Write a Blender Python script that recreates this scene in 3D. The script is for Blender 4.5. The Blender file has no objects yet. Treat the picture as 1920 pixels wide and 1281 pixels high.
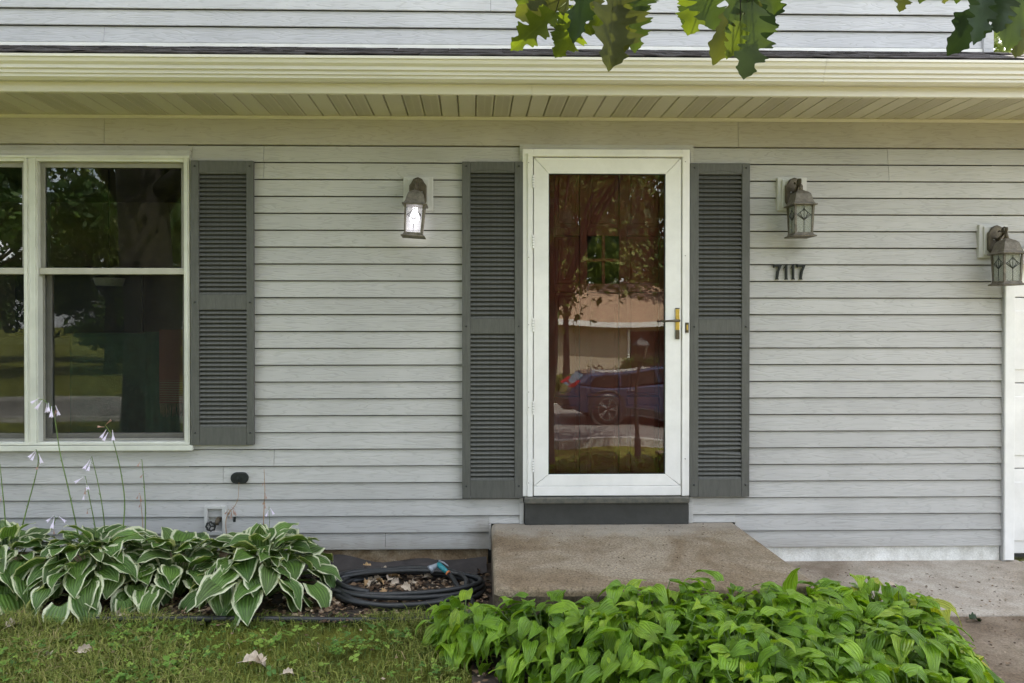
import bpy, math, random
import numpy as np
from mathutils import Vector, Matrix, Euler, Quaternion
R = math.radians
rng = random.Random(7)
nrg = np.random.default_rng(7)
S = bpy.context.scene
COL = S.collection
# ------------------------------------------------------------------ camera
F = 1450.0; CX = 915.0; CY = 615.0; YAW = R(1.2); PITCH = R(0.4)
CAM = Vector((0, -4.70, 1.475))
cd = bpy.data.cameras.new('camera'); cam = bpy.data.objects.new('camera', cd); COL.objects.link(cam)
cam.location = CAM; cam.rotation_euler = (R(90) - PITCH, 0, -YAW)
cd.sensor_width = 36; cd.lens = F / 1920 * 36
cd.shift_x = (960 - CX) / 1920; cd.shift_y = (CY - 640.5) / 1920
cd.clip_start = 0.05; cd.clip_end = 1500
S.camera = cam
# ------------------------------------------------------------------ light
SUN_EL, SUN_AZ = R(61), R(25)     # the sun stands behind the house, a little to the right
W = bpy.data.worlds.new('World'); S.world = W; W.use_nodes = True
nt = W.node_tree; bg = nt.nodes['Background']
sky = nt.nodes.new('ShaderNodeTexSky'); sky.sky_type = 'NISHITA'; sky.sun_disc = False
sky.sun_elevation = SUN_EL; sky.sun_rotation = SUN_AZ; sky.air_density = 1.0; sky.dust_density = 2.5; sky.ozone_density = 1.0
tc = nt.nodes.new('ShaderNodeTexCoord'); nz = nt.nodes.new('ShaderNodeTexNoise'); nz.inputs['Scale'].default_value = 2.6
nz.inputs['Detail'].default_value = 7; nz.inputs['Roughness'].default_value = 0.6
mp = nt.nodes.new('ShaderNodeMapping'); mp.inputs['Scale'].default_value = (1, 1, 2.2); mp.inputs['Location'].default_value = (3.1, 1.7, .4)
rp = nt.nodes.new('ShaderNodeValToRGB'); rp.color_ramp.elements[0].position = .45; rp.color_ramp.elements[1].position = .63
mx = nt.nodes.new('ShaderNodeMixRGB'); mx.inputs[2].default_value = (12.5, 12.6, 12.8, 1)
nt.links.new(tc.outputs['Generated'], mp.inputs[0]); nt.links.new(mp.outputs[0], nz.inputs[0])
nt.links.new(nz.outputs[0], rp.inputs[0]); nt.links.new(rp.outputs[0], mx.inputs[0]); nt.links.new(sky.outputs[0], mx.inputs[1])
nt.links.new(mx.outputs[0], bg.inputs[0]); bg.inputs[1].default_value = 0.10
sd = bpy.data.lights.new('sun', 'SUN'); sun = bpy.data.objects.new('sun', sd); COL.objects.link(sun)
sd.energy = 4.0; sd.angle = R(0.53); sd.color = (1, .94, .84)
sv = Vector((math.sin(SUN_AZ) * math.cos(SUN_EL), math.cos(SUN_AZ) * math.cos(SUN_EL), math.sin(SUN_EL)))
sun.rotation_euler = sv.to_track_quat('Z', 'Y').to_euler()
vs = S.view_settings; vs.view_transform = 'Standard'; vs.look = 'None'; vs.gamma = 1; vs.exposure = 2.36
S.render.engine = 'CYCLES'
S.cycles.max_bounces = 10; S.cycles.transparent_max_bounces = 24; S.cycles.diffuse_bounces = 5
S.cycles.sample_clamp_indirect = 6; S.cycles.caustics_reflective = False; S.cycles.caustics_refractive = False
S.cycles.use_denoising = True

# pixel of the 1920 px photograph -> (x, z) on the vertical plane y = Y
def P(px, py, Y=0.0):
    a = (px - CX) / F; b = -(py - CY) / F
    # camera axes
    sy, cy_, sp, cp = math.sin(YAW), math.cos(YAW), math.sin(PITCH), math.cos(PITCH)
    fwd = Vector((sy * cp, cy_ * cp, -sp)); right = Vector((cy_, -sy, 0)); up = right.cross(fwd)
    d = fwd + right * a + up * b
    t = (Y - CAM.y) / d.y
    p = CAM + d * t
    return p.x, p.z
def PX(px, Y=0.0, py=605): return P(px, py, Y)[0]
def PZ(py, Y=0.0, px=960): return P(px, py, Y)[1]

# ------------------------------------------------------------------ mesh helpers
class MB:
    def __init__(s): s.v = []; s.f = []; s.uv = []
    def add(s, vs_, fs, uvs=None):
        n = len(s.v); s.v += [tuple(v) for v in vs_]; s.f += [tuple(i + n for i in f) for f in fs]
        s.uv += list(uvs) if uvs is not None else [(0, 0)] * len(vs_)
        return s
    def box(s, x0, x1, y0, y1, z0, z1):
        return s.add([(x0,y0,z0),(x1,y0,z0),(x1,y1,z0),(x0,y1,z0),(x0,y0,z1),(x1,y0,z1),(x1,y1,z1),(x0,y1,z1)],
                     [(0,3,2,1),(4,5,6,7),(0,1,5,4),(1,2,6,5),(2,3,7,6),(3,0,4,7)])
    def prism(s, poly, a, b, axis):
        # poly of 2D points, extruded along the axis from a to b ('x': (y,z), 'y': (x,z), 'z': (x,y))
        def m(p, t):
            return {'x': (t, p[0], p[1]), 'y': (p[0], t, p[1]), 'z': (p[0], p[1], t)}[axis]
        n = len(poly)
        vs_ = [m(p, a) for p in poly] + [m(p, b) for p in poly]
        fs = [tuple(range(n))[::-1], tuple(range(n, 2 * n))] + [(i, (i + 1) % n, n + (i + 1) % n, n + i) for i in range(n)]
        return s.add(vs_, fs)
    def tube(s, pts, r, n=8, cap=True):
        pts = [Vector(p) for p in pts]; rr = r if isinstance(r, (list, tuple)) else [r] * len(pts)
        ref = Vector((0, 0, 1)); vs_ = []; fs = []; prev = None
        for i, p in enumerate(pts):
            t = (pts[min(i + 1, len(pts) - 1)] - pts[max(i - 1, 0)])
            if t.length < 1e-9: t = Vector((0, 0, 1))
            t.normalize()
            if prev is None:
                u = t.cross(ref if abs(t.z) < .9 else Vector((1, 0, 0))).normalized()
            else:
                u = (prev - t * prev.dot(t)).normalized()
            prev = u; w = t.cross(u)
            for k in range(n):
                a = 2 * math.pi * k / n
                vs_.append(p + (u * math.cos(a) + w * math.sin(a)) * rr[i])
        for i in range(len(pts) - 1):
            for k in range(n):
                fs.append((i*n+k, i*n+(k+1) % n, (i+1)*n+(k+1) % n, (i+1)*n+k))
        if cap: fs += [tuple(range(n))[::-1], tuple(range((len(pts)-1)*n, len(pts)*n))]
        return s.add(vs_, fs)
    def loft(s, rings):
        # rings: lists of points with equal counts, closed rings
        n = len(rings[0]); vs_ = [p for r_ in rings for p in r_]; fs = []
        for i in range(len(rings) - 1):
            for k in range(n): fs.append((i*n+k, i*n+(k+1) % n, (i+1)*n+(k+1) % n, (i+1)*n+k))
        fs += [tuple(range(n))[::-1], tuple(range((len(rings)-1)*n, len(rings)*n))]
        return s.add(vs_, fs)
    def lathe(s, prof, n=20, axis='z', c=(0, 0, 0), cap=True):
        rings = []
        for r_, h in prof:
            ring = []
            for k in range(n):
                a = 2*math.pi*k/n; x, y = r_*math.cos(a), r_*math.sin(a)
                p = {'z': (x, y, h), 'y': (x, h, y), 'x': (h, x, y)}[axis]
                ring.append((p[0]+c[0], p[1]+c[1], p[2]+c[2]))
            rings.append(ring)
        s.loft(rings)
        if not cap: s.f = s.f[:-2]
        return s
    def mesh(s, name, mat=None, smooth=False):
        me = bpy.data.meshes.new(name); me.from_pydata(s.v, [], s.f)
        ul = me.uv_layers.new(name='UVMap')
        li = np.empty(len(me.loops), dtype=np.int32); me.loops.foreach_get('vertex_index', li)
        ul.data.foreach_set('uv', np.array(s.uv, dtype=np.float32)[li].ravel())
        if mat: me.materials.append(mat)
        if smooth: me.polygons.foreach_set('use_smooth', [True] * len(me.polygons))
        return me
def tag(o, label=None, cat=None, group=None, kind=None):
    if label: o['label'] = label
    if cat: o['category'] = cat
    if group: o['group'] = group
    if kind: o['kind'] = kind
    return o
def link(name, me, parent=None, loc=None, bev=0, flatfix=False):
    o = bpy.data.objects.new(name, me); COL.objects.link(o)
    if parent: o.parent = parent
    if loc is not None: o.location = loc
    if bev:
        b = o.modifiers.new('bevel', 'BEVEL'); b.width = bev; b.segments = 2; b.limit_method = 'ANGLE'; b.angle_limit = R(35)
        b.harden_normals = False
    return o
def part(name, mb, mat, parent=None, loc=None, smooth=False, bev=0):
    return link(name, mb.mesh(name, mat, smooth), parent, loc, bev)
def bx(name, mat, parent, x0, x1, y0, y1, z0, z1, bev=0.0):
    return part(name, MB().box(min(x0,x1), max(x0,x1), min(y0,y1), max(y0,y1), min(z0,z1), max(z0,z1)), mat, parent, bev=bev)
def empty(name, loc=(0, 0, 0), rz=0):
    o = bpy.data.objects.new(name, None); COL.objects.link(o); o.location = loc; o.rotation_euler = (0, 0, rz); o.empty_display_size = .1
    return o
def copy_tree(o, parent=None):
    c = o.copy(); COL.objects.link(c); c.parent = parent
    for ch in list(o.children): copy_tree(ch, c)
    return c
def npmesh(name, v, f, mat, uv=None, smooth=False):
    # v (n,3), f (m,k) arrays with constant k
    me = bpy.data.meshes.new(name); k = f.shape[1]
    me.vertices.add(len(v)); me.vertices.foreach_set('co', v.astype(np.float32).ravel())
    me.loops.add(f.size); me.loops.foreach_set('vertex_index', f.astype(np.int32).ravel())
    me.polygons.add(len(f)); me.polygons.foreach_set('loop_start', np.arange(0, f.size, k, dtype=np.int32))
    me.polygons.foreach_set('loop_total', np.full(len(f), k, dtype=np.int32))
    if smooth: me.polygons.foreach_set('use_smooth', np.ones(len(f), dtype=bool))
    if uv is not None:
        ul = me.uv_layers.new(name='UVMap'); ul.data.foreach_set('uv', uv[f.ravel()].astype(np.float32).ravel())
    me.materials.append(mat); me.update(calc_edges=True); me.validate()
    return me

# ------------------------------------------------------------------ materials
def newmat(name):
    m = bpy.data.materials.new(name); m.use_nodes = True
    return m, m.node_tree, m.node_tree.nodes, m.node_tree.links, m.node_tree.nodes['Principled BSDF']
def nd(nodes, t, **kw):
    n = nodes.new(t)
    for k, v in kw.items():
        if k in ('operation', 'blend_type', 'data_type', 'wave_type', 'bands_direction', 'feature', 'interpolation_type'): setattr(n, k, v)
        else: n.inputs[k.replace('_', ' ')].default_value = v
    return n
def ramp(nodes, stops):
    r_ = nodes.new('ShaderNodeValToRGB'); e = r_.color_ramp.elements
    while len(e) > 1: e.remove(e[-1])
    e[0].position = stops[0][0]; e[0].color = (*stops[0][1], 1) if len(stops[0][1]) == 3 else stops[0][1]
    for p, c in stops[1:]:
        q = e.new(p); q.color = (*c, 1)
    return r_
def hexmix(a, b, t): return tuple(a[i] * (1 - t) + b[i] * t for i in range(3))
def simple(name, col, rough=.6, metal=0, var=.15, scale=6, bump=0, bscale=80, dark=None, spec=.5, stretch=(1,1,1)):
    m, t, N, L, b = newmat(name)
    tc_ = nd(N, 'ShaderNodeTexCoord'); mp_ = nd(N, 'ShaderNodeMapping', Scale=stretch); L.new(tc_.outputs['Object'], mp_.inputs[0])
    n1 = nd(N, 'ShaderNodeTexNoise', Scale=scale, Detail=6, Roughness=.65); L.new(mp_.outputs[0], n1.inputs['Vector'])
    c2 = dark if dark else tuple(c * (1 - var) for c in col)
    r_ = ramp(N, [(.35, c2), (.65, tuple(min(1, c * (1 + var * .4)) for c in col))]); L.new(n1.outputs[0], r_.inputs[0])
    L.new(r_.outputs[0], b.inputs['Base Color']); b.inputs['Roughness'].default_value = rough; b.inputs['Metallic'].default_value = metal
    b.inputs['Specular IOR Level'].default_value = spec
    if bump:
        n2 = nd(N, 'ShaderNodeTexNoise', Scale=bscale, Detail=4); L.new(mp_.outputs[0], n2.inputs['Vector'])
        bp = nd(N, 'ShaderNodeBump', Strength=bump, Distance=.004); L.new(n2.outputs[0], bp.inputs['Height']); L.new(bp.outputs[0], b.inputs['Normal'])
    return m

def siding_mat(name, col, stains=()):
    m, t, N, L, b = newmat(name)
    tc_ = nd(N, 'ShaderNodeTexCoord'); oi = nd(N, 'ShaderNodeObjectInfo')
    add = nd(N, 'ShaderNodeVectorMath', operation='MULTIPLY_ADD')
    cr = nd(N, 'ShaderNodeCombineXYZ', X=1, Y=1, Z=1); ml = nd(N, 'ShaderNodeVectorMath', operation='SCALE')
    L.new(cr.outputs[0], ml.inputs[0]); mm = nd(N, 'ShaderNodeMath', operation='MULTIPLY'); mm.inputs[1].default_value = 37.0
    L.new(oi.outputs['Random'], mm.inputs[0]); L.new(mm.outputs[0], ml.inputs['Scale'])
    ad = nd(N, 'ShaderNodeVectorMath', operation='ADD'); L.new(tc_.outputs['Object'], ad.inputs[0]); L.new(ml.outputs[0], ad.inputs[1])
    mp_ = nd(N, 'ShaderNodeMapping', Scale=(2.2, 1, 22)); L.new(ad.outputs[0], mp_.inputs[0])
    n1 = nd(N, 'ShaderNodeTexNoise', Scale=1.0, Detail=2.5, Roughness=.45, Distortion=.3); L.new(mp_.outputs[0], n1.inputs['Vector'])
    m1 = nd(N, 'ShaderNodeMath', operation='MULTIPLY'); m1.inputs[1].default_value = 62; L.new(n1.outputs[0], m1.inputs[0])
    sn = nd(N, 'ShaderNodeMath', operation='SINE'); L.new(m1.outputs[0], sn.inputs[0])
    pw = nd(N, 'ShaderNodeMapRange'); L.new(sn.outputs[0], pw.inputs[0]); pw.inputs[1].default_value = -1; pw.inputs[2].default_value = -.2
    bp = nd(N, 'ShaderNodeBump', Strength=.4, Distance=.002); L.new(pw.outputs[0], bp.inputs['Height']); L.new(bp.outputs[0], b.inputs['Normal'])
    # colour: dust patches, weathering streaks, slightly darker grain lines
    n2 = nd(N, 'ShaderNodeTexNoise', Scale=1.7, Detail=6, Roughness=.6); L.new(tc_.outputs['Object'], n2.inputs['Vector'])
    r2 = ramp(N, [(.3, tuple(c * .86 for c in col)), (.7, tuple(c * 1.05 for c in col))]); L.new(n2.outputs[0], r2.inputs[0])
    mg = nd(N, 'ShaderNodeMixRGB', blend_type='MULTIPLY', Fac=.32); L.new(r2.outputs[0], mg.inputs[1])
    rg = ramp(N, [(0, (.66, .66, .64)), (.5, (1, 1, 1))]); L.new(pw.outputs[0], rg.inputs[0]); L.new(rg.outputs[0], mg.inputs[2])
    last = mg.outputs[0]
    mo = nd(N, 'ShaderNodeMixRGB', blend_type='MULTIPLY', Fac=1.0)
    vr = nd(N, 'ShaderNodeMapRange'); L.new(oi.outputs['Random'], vr.inputs[0]); vr.inputs[3].default_value = .93; vr.inputs[4].default_value = 1.03
    L.new(last, mo.inputs[1]); L.new(vr.outputs[0], mo.inputs[2]); last = mo.outputs[0]
    # fine specks
    n3 = nd(N, 'ShaderNodeTexNoise', Scale=55, Detail=2); L.new(tc_.outputs['Object'], n3.inputs['Vector'])
    r3 = ramp(N, [(.73, (1, 1, 1)), (.78, (.6, .58, .5))]); L.new(n3.outputs[0], r3.inputs[0])
    ms = nd(N, 'ShaderNodeMixRGB', blend_type='MULTIPLY', Fac=.5); L.new(last, ms.inputs[1]); L.new(r3.outputs[0], ms.inputs[2]); last = ms.outputs[0]
    for (sx, sz, sr, szr, colr, amt) in stains:
        mq = nd(N, 'ShaderNodeMapping', Location=(-sx / sr, 0, -sz / szr), Scale=(1 / sr, 0, 1 / szr)); L.new(tc_.outputs['Object'], mq.inputs[0])
        ln = nd(N, 'ShaderNodeVectorMath', operation='LENGTH'); L.new(mq.outputs[0], ln.inputs[0])
        nn = nd(N, 'ShaderNodeTexNoise', Scale=14, Detail=4); L.new(tc_.outputs['Object'], nn.inputs['Vector'])
        aa = nd(N, 'ShaderNodeMath', operation='MULTIPLY_ADD'); aa.inputs[1].default_value = .7; L.new(nn.outputs[0], aa.inputs[0]); L.new(ln.outputs['Value'], aa.inputs[2])
        rr = nd(N, 'ShaderNodeMapRange'); rr.interpolation_type = 'SMOOTHSTEP'; L.new(aa.outputs[0], rr.inputs[0])
        rr.inputs[1].default_value = 1.35; rr.inputs[2].default_value = .3; rr.inputs[3].default_value = 0; rr.inputs[4].default_value = amt
        mz = nd(N, 'ShaderNodeMixRGB'); mz.inputs[2].default_value = (*colr, 1); L.new(rr.outputs[0], mz.inputs[0]); L.new(last, mz.inputs[1]); last = mz.outputs[0]
    L.new(last, b.inputs['Base Color']); b.inputs['Roughness'].default_value = .62; b.inputs['Specular IOR Level'].default_value = .35
    return m

def leaf_mat(name, cols, cream=None, riblo=.72, rib=46, trans=.25, rough=.42, cut=.7, midc=(.16, .28, .06), spec=.4):
    m, t, N, L, b = newmat(name)
    uv = nd(N, 'ShaderNodeUVMap'); sp_ = nd(N, 'ShaderNodeSeparateXYZ'); L.new(uv.outputs[0], sp_.inputs[0])
    oi = nd(N, 'ShaderNodeObjectInfo'); tc_ = nd(N, 'ShaderNodeTexCoord')
    r1 = ramp(N, [(i / (len(cols) - 1), c) for i, c in enumerate(cols)]); L.new(oi.outputs['Random'], r1.inputs[0])
    nn = nd(N, 'ShaderNodeTexNoise', Scale=14, Detail=4)
    adv = nd(N, 'ShaderNodeVectorMath', operation='ADD'); L.new(tc_.outputs['Object'], adv.inputs[0]); L.new(oi.outputs['Location'], adv.inputs[1]); L.new(adv.outputs[0], nn.inputs['Vector'])
    hv = nd(N, 'ShaderNodeHueSaturation'); mr = nd(N, 'ShaderNodeMapRange'); L.new(nn.outputs[0], mr.inputs[0])
    mr.inputs[1].default_value = .3; mr.inputs[2].default_value = .7; mr.inputs[3].default_value = .75; mr.inputs[4].default_value = 1.25
    L.new(mr.outputs[0], hv.inputs['Value']); L.new(r1.outputs[0], hv.inputs['Color']); last = hv.outputs[0]
    # ribs: u runs -1..1 across
    mu = nd(N, 'ShaderNodeMath', operation='MULTIPLY'); mu.inputs[1].default_value = rib / 2; L.new(sp_.outputs[0], mu.inputs[0])
    sn = nd(N, 'ShaderNodeMath', operation='COSINE'); L.new(mu.outputs[0], sn.inputs[0])
    mr2 = nd(N, 'ShaderNodeMapRange'); L.new(sn.outputs[0], mr2.inputs[0]); mr2.inputs[1].default_value = -1; mr2.inputs[3].default_value = riblo; mr2.inputs[4].default_value = 1.06
    mm = nd(N, 'ShaderNodeMixRGB', blend_type='MULTIPLY', Fac=1.0); L.new(last, mm.inputs[1]); L.new(mr2.outputs[0], mm.inputs[2]); last = mm.outputs[0]
    ab = nd(N, 'ShaderNodeMath', operation='ABSOLUTE'); L.new(sp_.outputs[0], ab.inputs[0])
    mid = nd(N, 'ShaderNodeMapRange'); L.new(ab.outputs[0], mid.inputs[0]); mid.inputs[1].default_value = .03; mid.inputs[2].default_value = .075; mid.inputs[3].default_value = .55; mid.inputs[4].default_value = 0
    mi = nd(N, 'ShaderNodeMixRGB'); mi.inputs[2].default_value = (*midc, 1); L.new(mid.outputs[0], mi.inputs[0]); L.new(last, mi.inputs[1]); last = mi.outputs[0]
    if cream:
        n4 = nd(N, 'ShaderNodeTexNoise', Scale=9, Detail=3, Roughness=.7)
        mpv = nd(N, 'ShaderNodeMapping', Scale=(2.4, .5, 1)); L.new(uv.outputs[0], mpv.inputs[0])
        ad2 = nd(N, 'ShaderNodeVectorMath', operation='ADD'); L.new(mpv.outputs[0], ad2.inputs[0]); L.new(oi.outputs['Location'], ad2.inputs[1]); L.new(ad2.outputs[0], n4.inputs['Vector'])
        ma = nd(N, 'ShaderNodeMath', operation='MULTIPLY_ADD'); ma.inputs[1].default_value = .60; L.new(n4.outputs[0], ma.inputs[0]); L.new(ab.outputs[0], ma.inputs[2])
        # margin also closes round the tip
        vv = nd(N, 'ShaderNodeMapRange'); L.new(sp_.outputs[1], vv.inputs[0]); vv.inputs[1].default_value = .8; vv.inputs[2].default_value = 1; vv.inputs[3].default_value = 0; vv.inputs[4].default_value = .4
        m3 = nd(N, 'ShaderNodeMath', operation='ADD'); L.new(ma.outputs[0], m3.inputs[0]); L.new(vv.outputs[0], m3.inputs[1])
        st = nd(N, 'ShaderNodeMapRange'); L.new(m3.outputs[0], st.inputs[0]); st.inputs[1].default_value = cut + .30; st.inputs[2].default_value = cut + .34
        mc = nd(N, 'ShaderNodeMixRGB'); mc.inputs[2].default_value = (*cream, 1); L.new(st.outputs[0], mc.inputs[0]); L.new(last, mc.inputs[1]); last = mc.outputs[0]
    L.new(last, b.inputs['Base Color']); b.inputs['Roughness'].default_value = rough; b.inputs['Specular IOR Level'].default_value = spec
    bp = nd(N, 'ShaderNodeBump', Strength=.5, Distance=.003); L.new(sn.outputs[0], bp.inputs['Height']); L.new(bp.outputs[0], b.inputs['Normal'])
    tr = nd(N, 'ShaderNodeBsdfTranslucent'); hs = nd(N, 'ShaderNodeMixRGB', blend_type='MULTIPLY', Fac=1.0); hs.inputs[2].default_value = (1.5, 1.5, .5, 1)
    L.new(last, hs.inputs[1]); L.new(hs.outputs[0], tr.inputs[0])
    ms = nd(N, 'ShaderNodeMixShader', Fac=trans); out = N['Material Output']
    L.new(b.outputs[0], ms.inputs[1]); L.new(tr.outputs[0], ms.inputs[2]); L.new(ms.outputs[0], out.inputs[0])
    return m
def speck_mat(name, cols, rough=.8, trans=0.0, spec=.3):
    # colour chosen by a random u stored per piece in the uv map
    m, t, N, L, b = newmat(name)
    uv = nd(N, 'ShaderNodeUVMap'); sp_ = nd(N, 'ShaderNodeSeparateXYZ'); L.new(uv.outputs[0], sp_.inputs[0])
    r1 = ramp(N, [(i / (len(cols) - 1), c) for i, c in enumerate(cols)]); L.new(sp_.outputs[0], r1.inputs[0])
    L.new(r1.outputs[0], b.inputs['Base Color']); b.inputs['Roughness'].default_value = rough; b.inputs['Specular IOR Level'].default_value = spec
    if trans:
        tr = nd(N, 'ShaderNodeBsdfTranslucent'); L.new(r1.outputs[0], tr.inputs[0]); ms = nd(N, 'ShaderNodeMixShader', Fac=trans)
        L.new(b.outputs[0], ms.inputs[1]); L.new(tr.outputs[0], ms.inputs[2]); L.new(ms.outputs[0], N['Material Output'].inputs[0])
    return m
def glass_mat(name, ior=1.55, tint=(.93, .95, .93), wave=.0, wscale=1.5, rough=0.0):
    m, t, N, L, b = newmat(name); N.remove(b)
    tr = nd(N, 'ShaderNodeBsdfTransparent', Color=(*tint, 1)); gl = nd(N, 'ShaderNodeBsdfGlossy', Roughness=rough)
    fr = nd(N, 'ShaderNodeFresnel', IOR=ior); ms = nd(N, 'ShaderNodeMixShader')
    if wave:
        tc_ = nd(N, 'ShaderNodeTexCoord'); n1 = nd(N, 'ShaderNodeTexNoise', Scale=wscale, Detail=0); L.new(tc_.outputs['Object'], n1.inputs['Vector'])
        bp = nd(N, 'ShaderNodeBump', Strength=1, Distance=wave); L.new(n1.outputs[0], bp.inputs['Height']); L.new(bp.outputs[0], gl.inputs['Normal'])
    L.new(fr.outputs[0], ms.inputs[0]); L.new(tr.outputs[0], ms.inputs[1]); L.new(gl.outputs[0], ms.inputs[2]); L.new(ms.outputs[0], N['Material Output'].inputs[0])
    return m
def concrete_mat(name, c1, c2, c3, speck=.5, sc=1.2):
    m, t, N, L, b = newmat(name)
    tc_ = nd(N, 'ShaderNodeTexCoord')
    n1 = nd(N, 'ShaderNodeTexNoise', Scale=sc, Detail=7, Roughness=.62, Distortion=.6); L.new(tc_.outputs['Object'], n1.inputs['Vector'])
    r1 = ramp(N, [(.36, c1), (.5, c2), (.64, c3)]); L.new(n1.outputs[0], r1.inputs[0])
    n2 = nd(N, 'ShaderNodeTexNoise', Scale=90, Detail=3, Roughness=.8); L.new(tc_.outputs['Object'], n2.inputs['Vector'])
    r2 = ramp(N, [(.34, (.45, .42, .38)), (.5, (1, 1, 1)), (.66, (1.5, 1.45, 1.35))]); L.new(n2.outputs[0], r2.inputs[0])
    mm = nd(N, 'ShaderNodeMixRGB', blend_type='MULTIPLY', Fac=speck); L.new(r1.outputs[0], mm.inputs[1]); L.new(r2.outputs[0], mm.inputs[2])
    n4 = nd(N, 'ShaderNodeTexNoise', Scale=9, Detail=5, Roughness=.7); L.new(tc_.outputs['Object'], n4.inputs['Vector'])
    r4 = ramp(N, [(.3, (.72, .7, .66)), (.6, (1.06, 1.06, 1.06))]); L.new(n4.outputs[0], r4.inputs[0])
    m4 = nd(N, 'ShaderNodeMixRGB', blend_type='MULTIPLY', Fac=.8); L.new(mm.outputs[0], m4.inputs[1]); L.new(r4.outputs[0], m4.inputs[2])
    L.new(m4.outputs[0], b.inputs['Base Color']); b.inputs['Roughness'].default_value = .9; b.inputs['Specular IOR Level'].default_value = .2
    bp = nd(N, 'ShaderNodeBump', Strength=.6, Distance=.004); L.new(n2.outputs[0], bp.inputs['Height']); L.new(bp.outputs[0], b.inputs['Normal'])
    return m

lx2, lz2 = P(1490, 462); lx3, lz3 = P(1862, 556)
sx0, sz0 = P(905, 985)
M = {}
M['siding'] = siding_mat('grey clapboard paint', (.452, .442, .430), stains=[(-1.0, .09, 3.2, .13, (.20, .17, .12), .45), (1.9, .09, 1.6, .10, (.22, .19, .15), .3), (lx2, lz2, .13, .10, (.12, .12, .05), .5), (lx3, lz3, .12, .12, (.14, .14, .06), .4), (sx0, sz0 - .05, .16, .14, (.12, .09, .05), .6)])
M['siding_skylit'] = siding_mat('skylit clapboard paint', (.54, .535, .56))  # house paint with the brighter, bluer sky light put into the colour
M['frieze'] = siding_mat('shaded frieze board paint', (.415, .385, .34))  # siding paint with the shade under the soffit put into the colour
M['white'] = simple('white painted trim', (.80, .785, .77), .45, var=.10, scale=4, bump=.08, bscale=60)
M['block'] = simple('pale grey vinyl block', (.52, .51, .49), .5, var=.08)
M['vinyl'] = simple('white vinyl window frame', (.62, .62, .56), .45, var=.12, scale=5)
M['sash'] = simple('grey window sash', (.26, .25, .22), .5, var=.15, scale=7)
M['cream'] = simple('cream aluminium gutter', (.68, .65, .60), .38, var=.10, scale=2.5, stretch=(.3, 1, 3), bump=.05)
M['soffit'] = simple('beige aluminium soffit', (.58, .545, .465), .5, var=.06, scale=1.2)
M['black_slot'] = simple('dark opening', (.06, .055, .04), .9)
M['shutter'] = simple('charcoal green shutter plastic', (.088, .088, .080), .55, var=.2, scale=9, bump=.3, bscale=24, stretch=(9, 1, 1.2))
M['riser'] = simple('dark painted riser', (.044, .044, .041), .5, var=.25, scale=8, bump=.2, bscale=50)
M['chipped'] = simple('chipped dark sill paint', (.055, .058, .052), .5, var=.2, scale=30, dark=(.12, .11, .09))
M['brass'] = simple('tarnished brass', (.62, .46, .12), .3, metal=1, var=.25, scale=30)
M['bronze'] = simple('aged bronze', (.105, .085, .058), .45, metal=.55, var=.4, scale=25, bump=.5, bscale=120)
M['verdigris'] = simple('weathered lantern metal', (.15, .13, .10), .6, metal=.25, var=.45, scale=30, bump=.8, bscale=140)
M['door_red'] = simple('dark red door paint', (.30, .055, .048), .45, var=.15, scale=5)
M['steel'] = simple('grey steel', (.35, .35, .34), .35, metal=.9)
M['dark'] = simple('black plastic', (.022, .024, .022), .5, var=.3)
M['darkgreen'] = simple('dark green plastic', (.010, .013, .011), .75, var=.35, scale=60, bump=.4, bscale=140)
M['hose'] = simple('black rubber hose', (.018, .019, .020), .42, var=.3, scale=30)
M['teal'] = simple('teal plastic nozzle', (.02, .23, .26), .4)
M['greyp'] = simple('grey plastic nozzle head', (.25, .27, .3), .4)
M['orange'] = simple('orange ring', (.6, .18, .05), .5)
M['white_found'] = concrete_mat('painted foundation', (.62, .62, .6), (.72, .72, .7), (.80, .80, .78), .25, 2.2)
M['brown_found'] = concrete_mat('earthy foundation', (.12, .08, .045), (.20, .145, .09), (.30, .24, .17), .5, 5)
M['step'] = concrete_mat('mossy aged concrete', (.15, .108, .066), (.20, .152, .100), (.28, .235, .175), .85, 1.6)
nt_ = M['step'].node_tree; Nn, Ll = nt_.nodes, nt_.links; bb = Nn['Principled BSDF']; src = bb.inputs['Base Color'].links[0].from_socket
tcq = nd(Nn, 'ShaderNodeTexCoord'); spq = nd(Nn, 'ShaderNodeSeparateXYZ'); Ll.new(tcq.outputs['Object'], spq.inputs[0]); nq2 = nd(Nn, 'ShaderNodeTexNoise', Scale=2.6, Detail=6, Roughness=.7); Ll.new(tcq.outputs['Object'], nq2.inputs['Vector'])
maq = nd(Nn, 'ShaderNodeMath', operation='MULTIPLY_ADD'); maq.inputs[1].default_value = .9; Ll.new(nq2.outputs[0], maq.inputs[0]); Ll.new(spq.outputs[1], maq.inputs[2])
mrq = nd(Nn, 'ShaderNodeMapRange'); mrq.interpolation_type = 'SMOOTHSTEP'; Ll.new(maq.outputs[0], mrq.inputs[0]); mrq.inputs[1].default_value = .10; mrq.inputs[2].default_value = .34; mrq.inputs[4].default_value = .55
mxq = nd(Nn, 'ShaderNodeMixRGB'); mxq.inputs[2].default_value = (.36, .33, .28, 1); Ll.new(mrq.outputs[0], mxq.inputs[0]); Ll.new(src, mxq.inputs[1]); Ll.new(mxq.outputs[0], bb.inputs['Base Color'])
M['step_side'] = concrete_mat('dark concrete side', (.05, .038, .025), (.09, .07, .05), (.14, .11, .08), .7, 5)  # vertical faces are darker than the step top
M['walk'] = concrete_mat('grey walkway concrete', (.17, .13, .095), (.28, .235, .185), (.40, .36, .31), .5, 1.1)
M['walk2'] = concrete_mat('stained walkway concrete', (.09, .063, .04), (.16, .12, .085), (.25, .205, .155), .6, .9)
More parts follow.
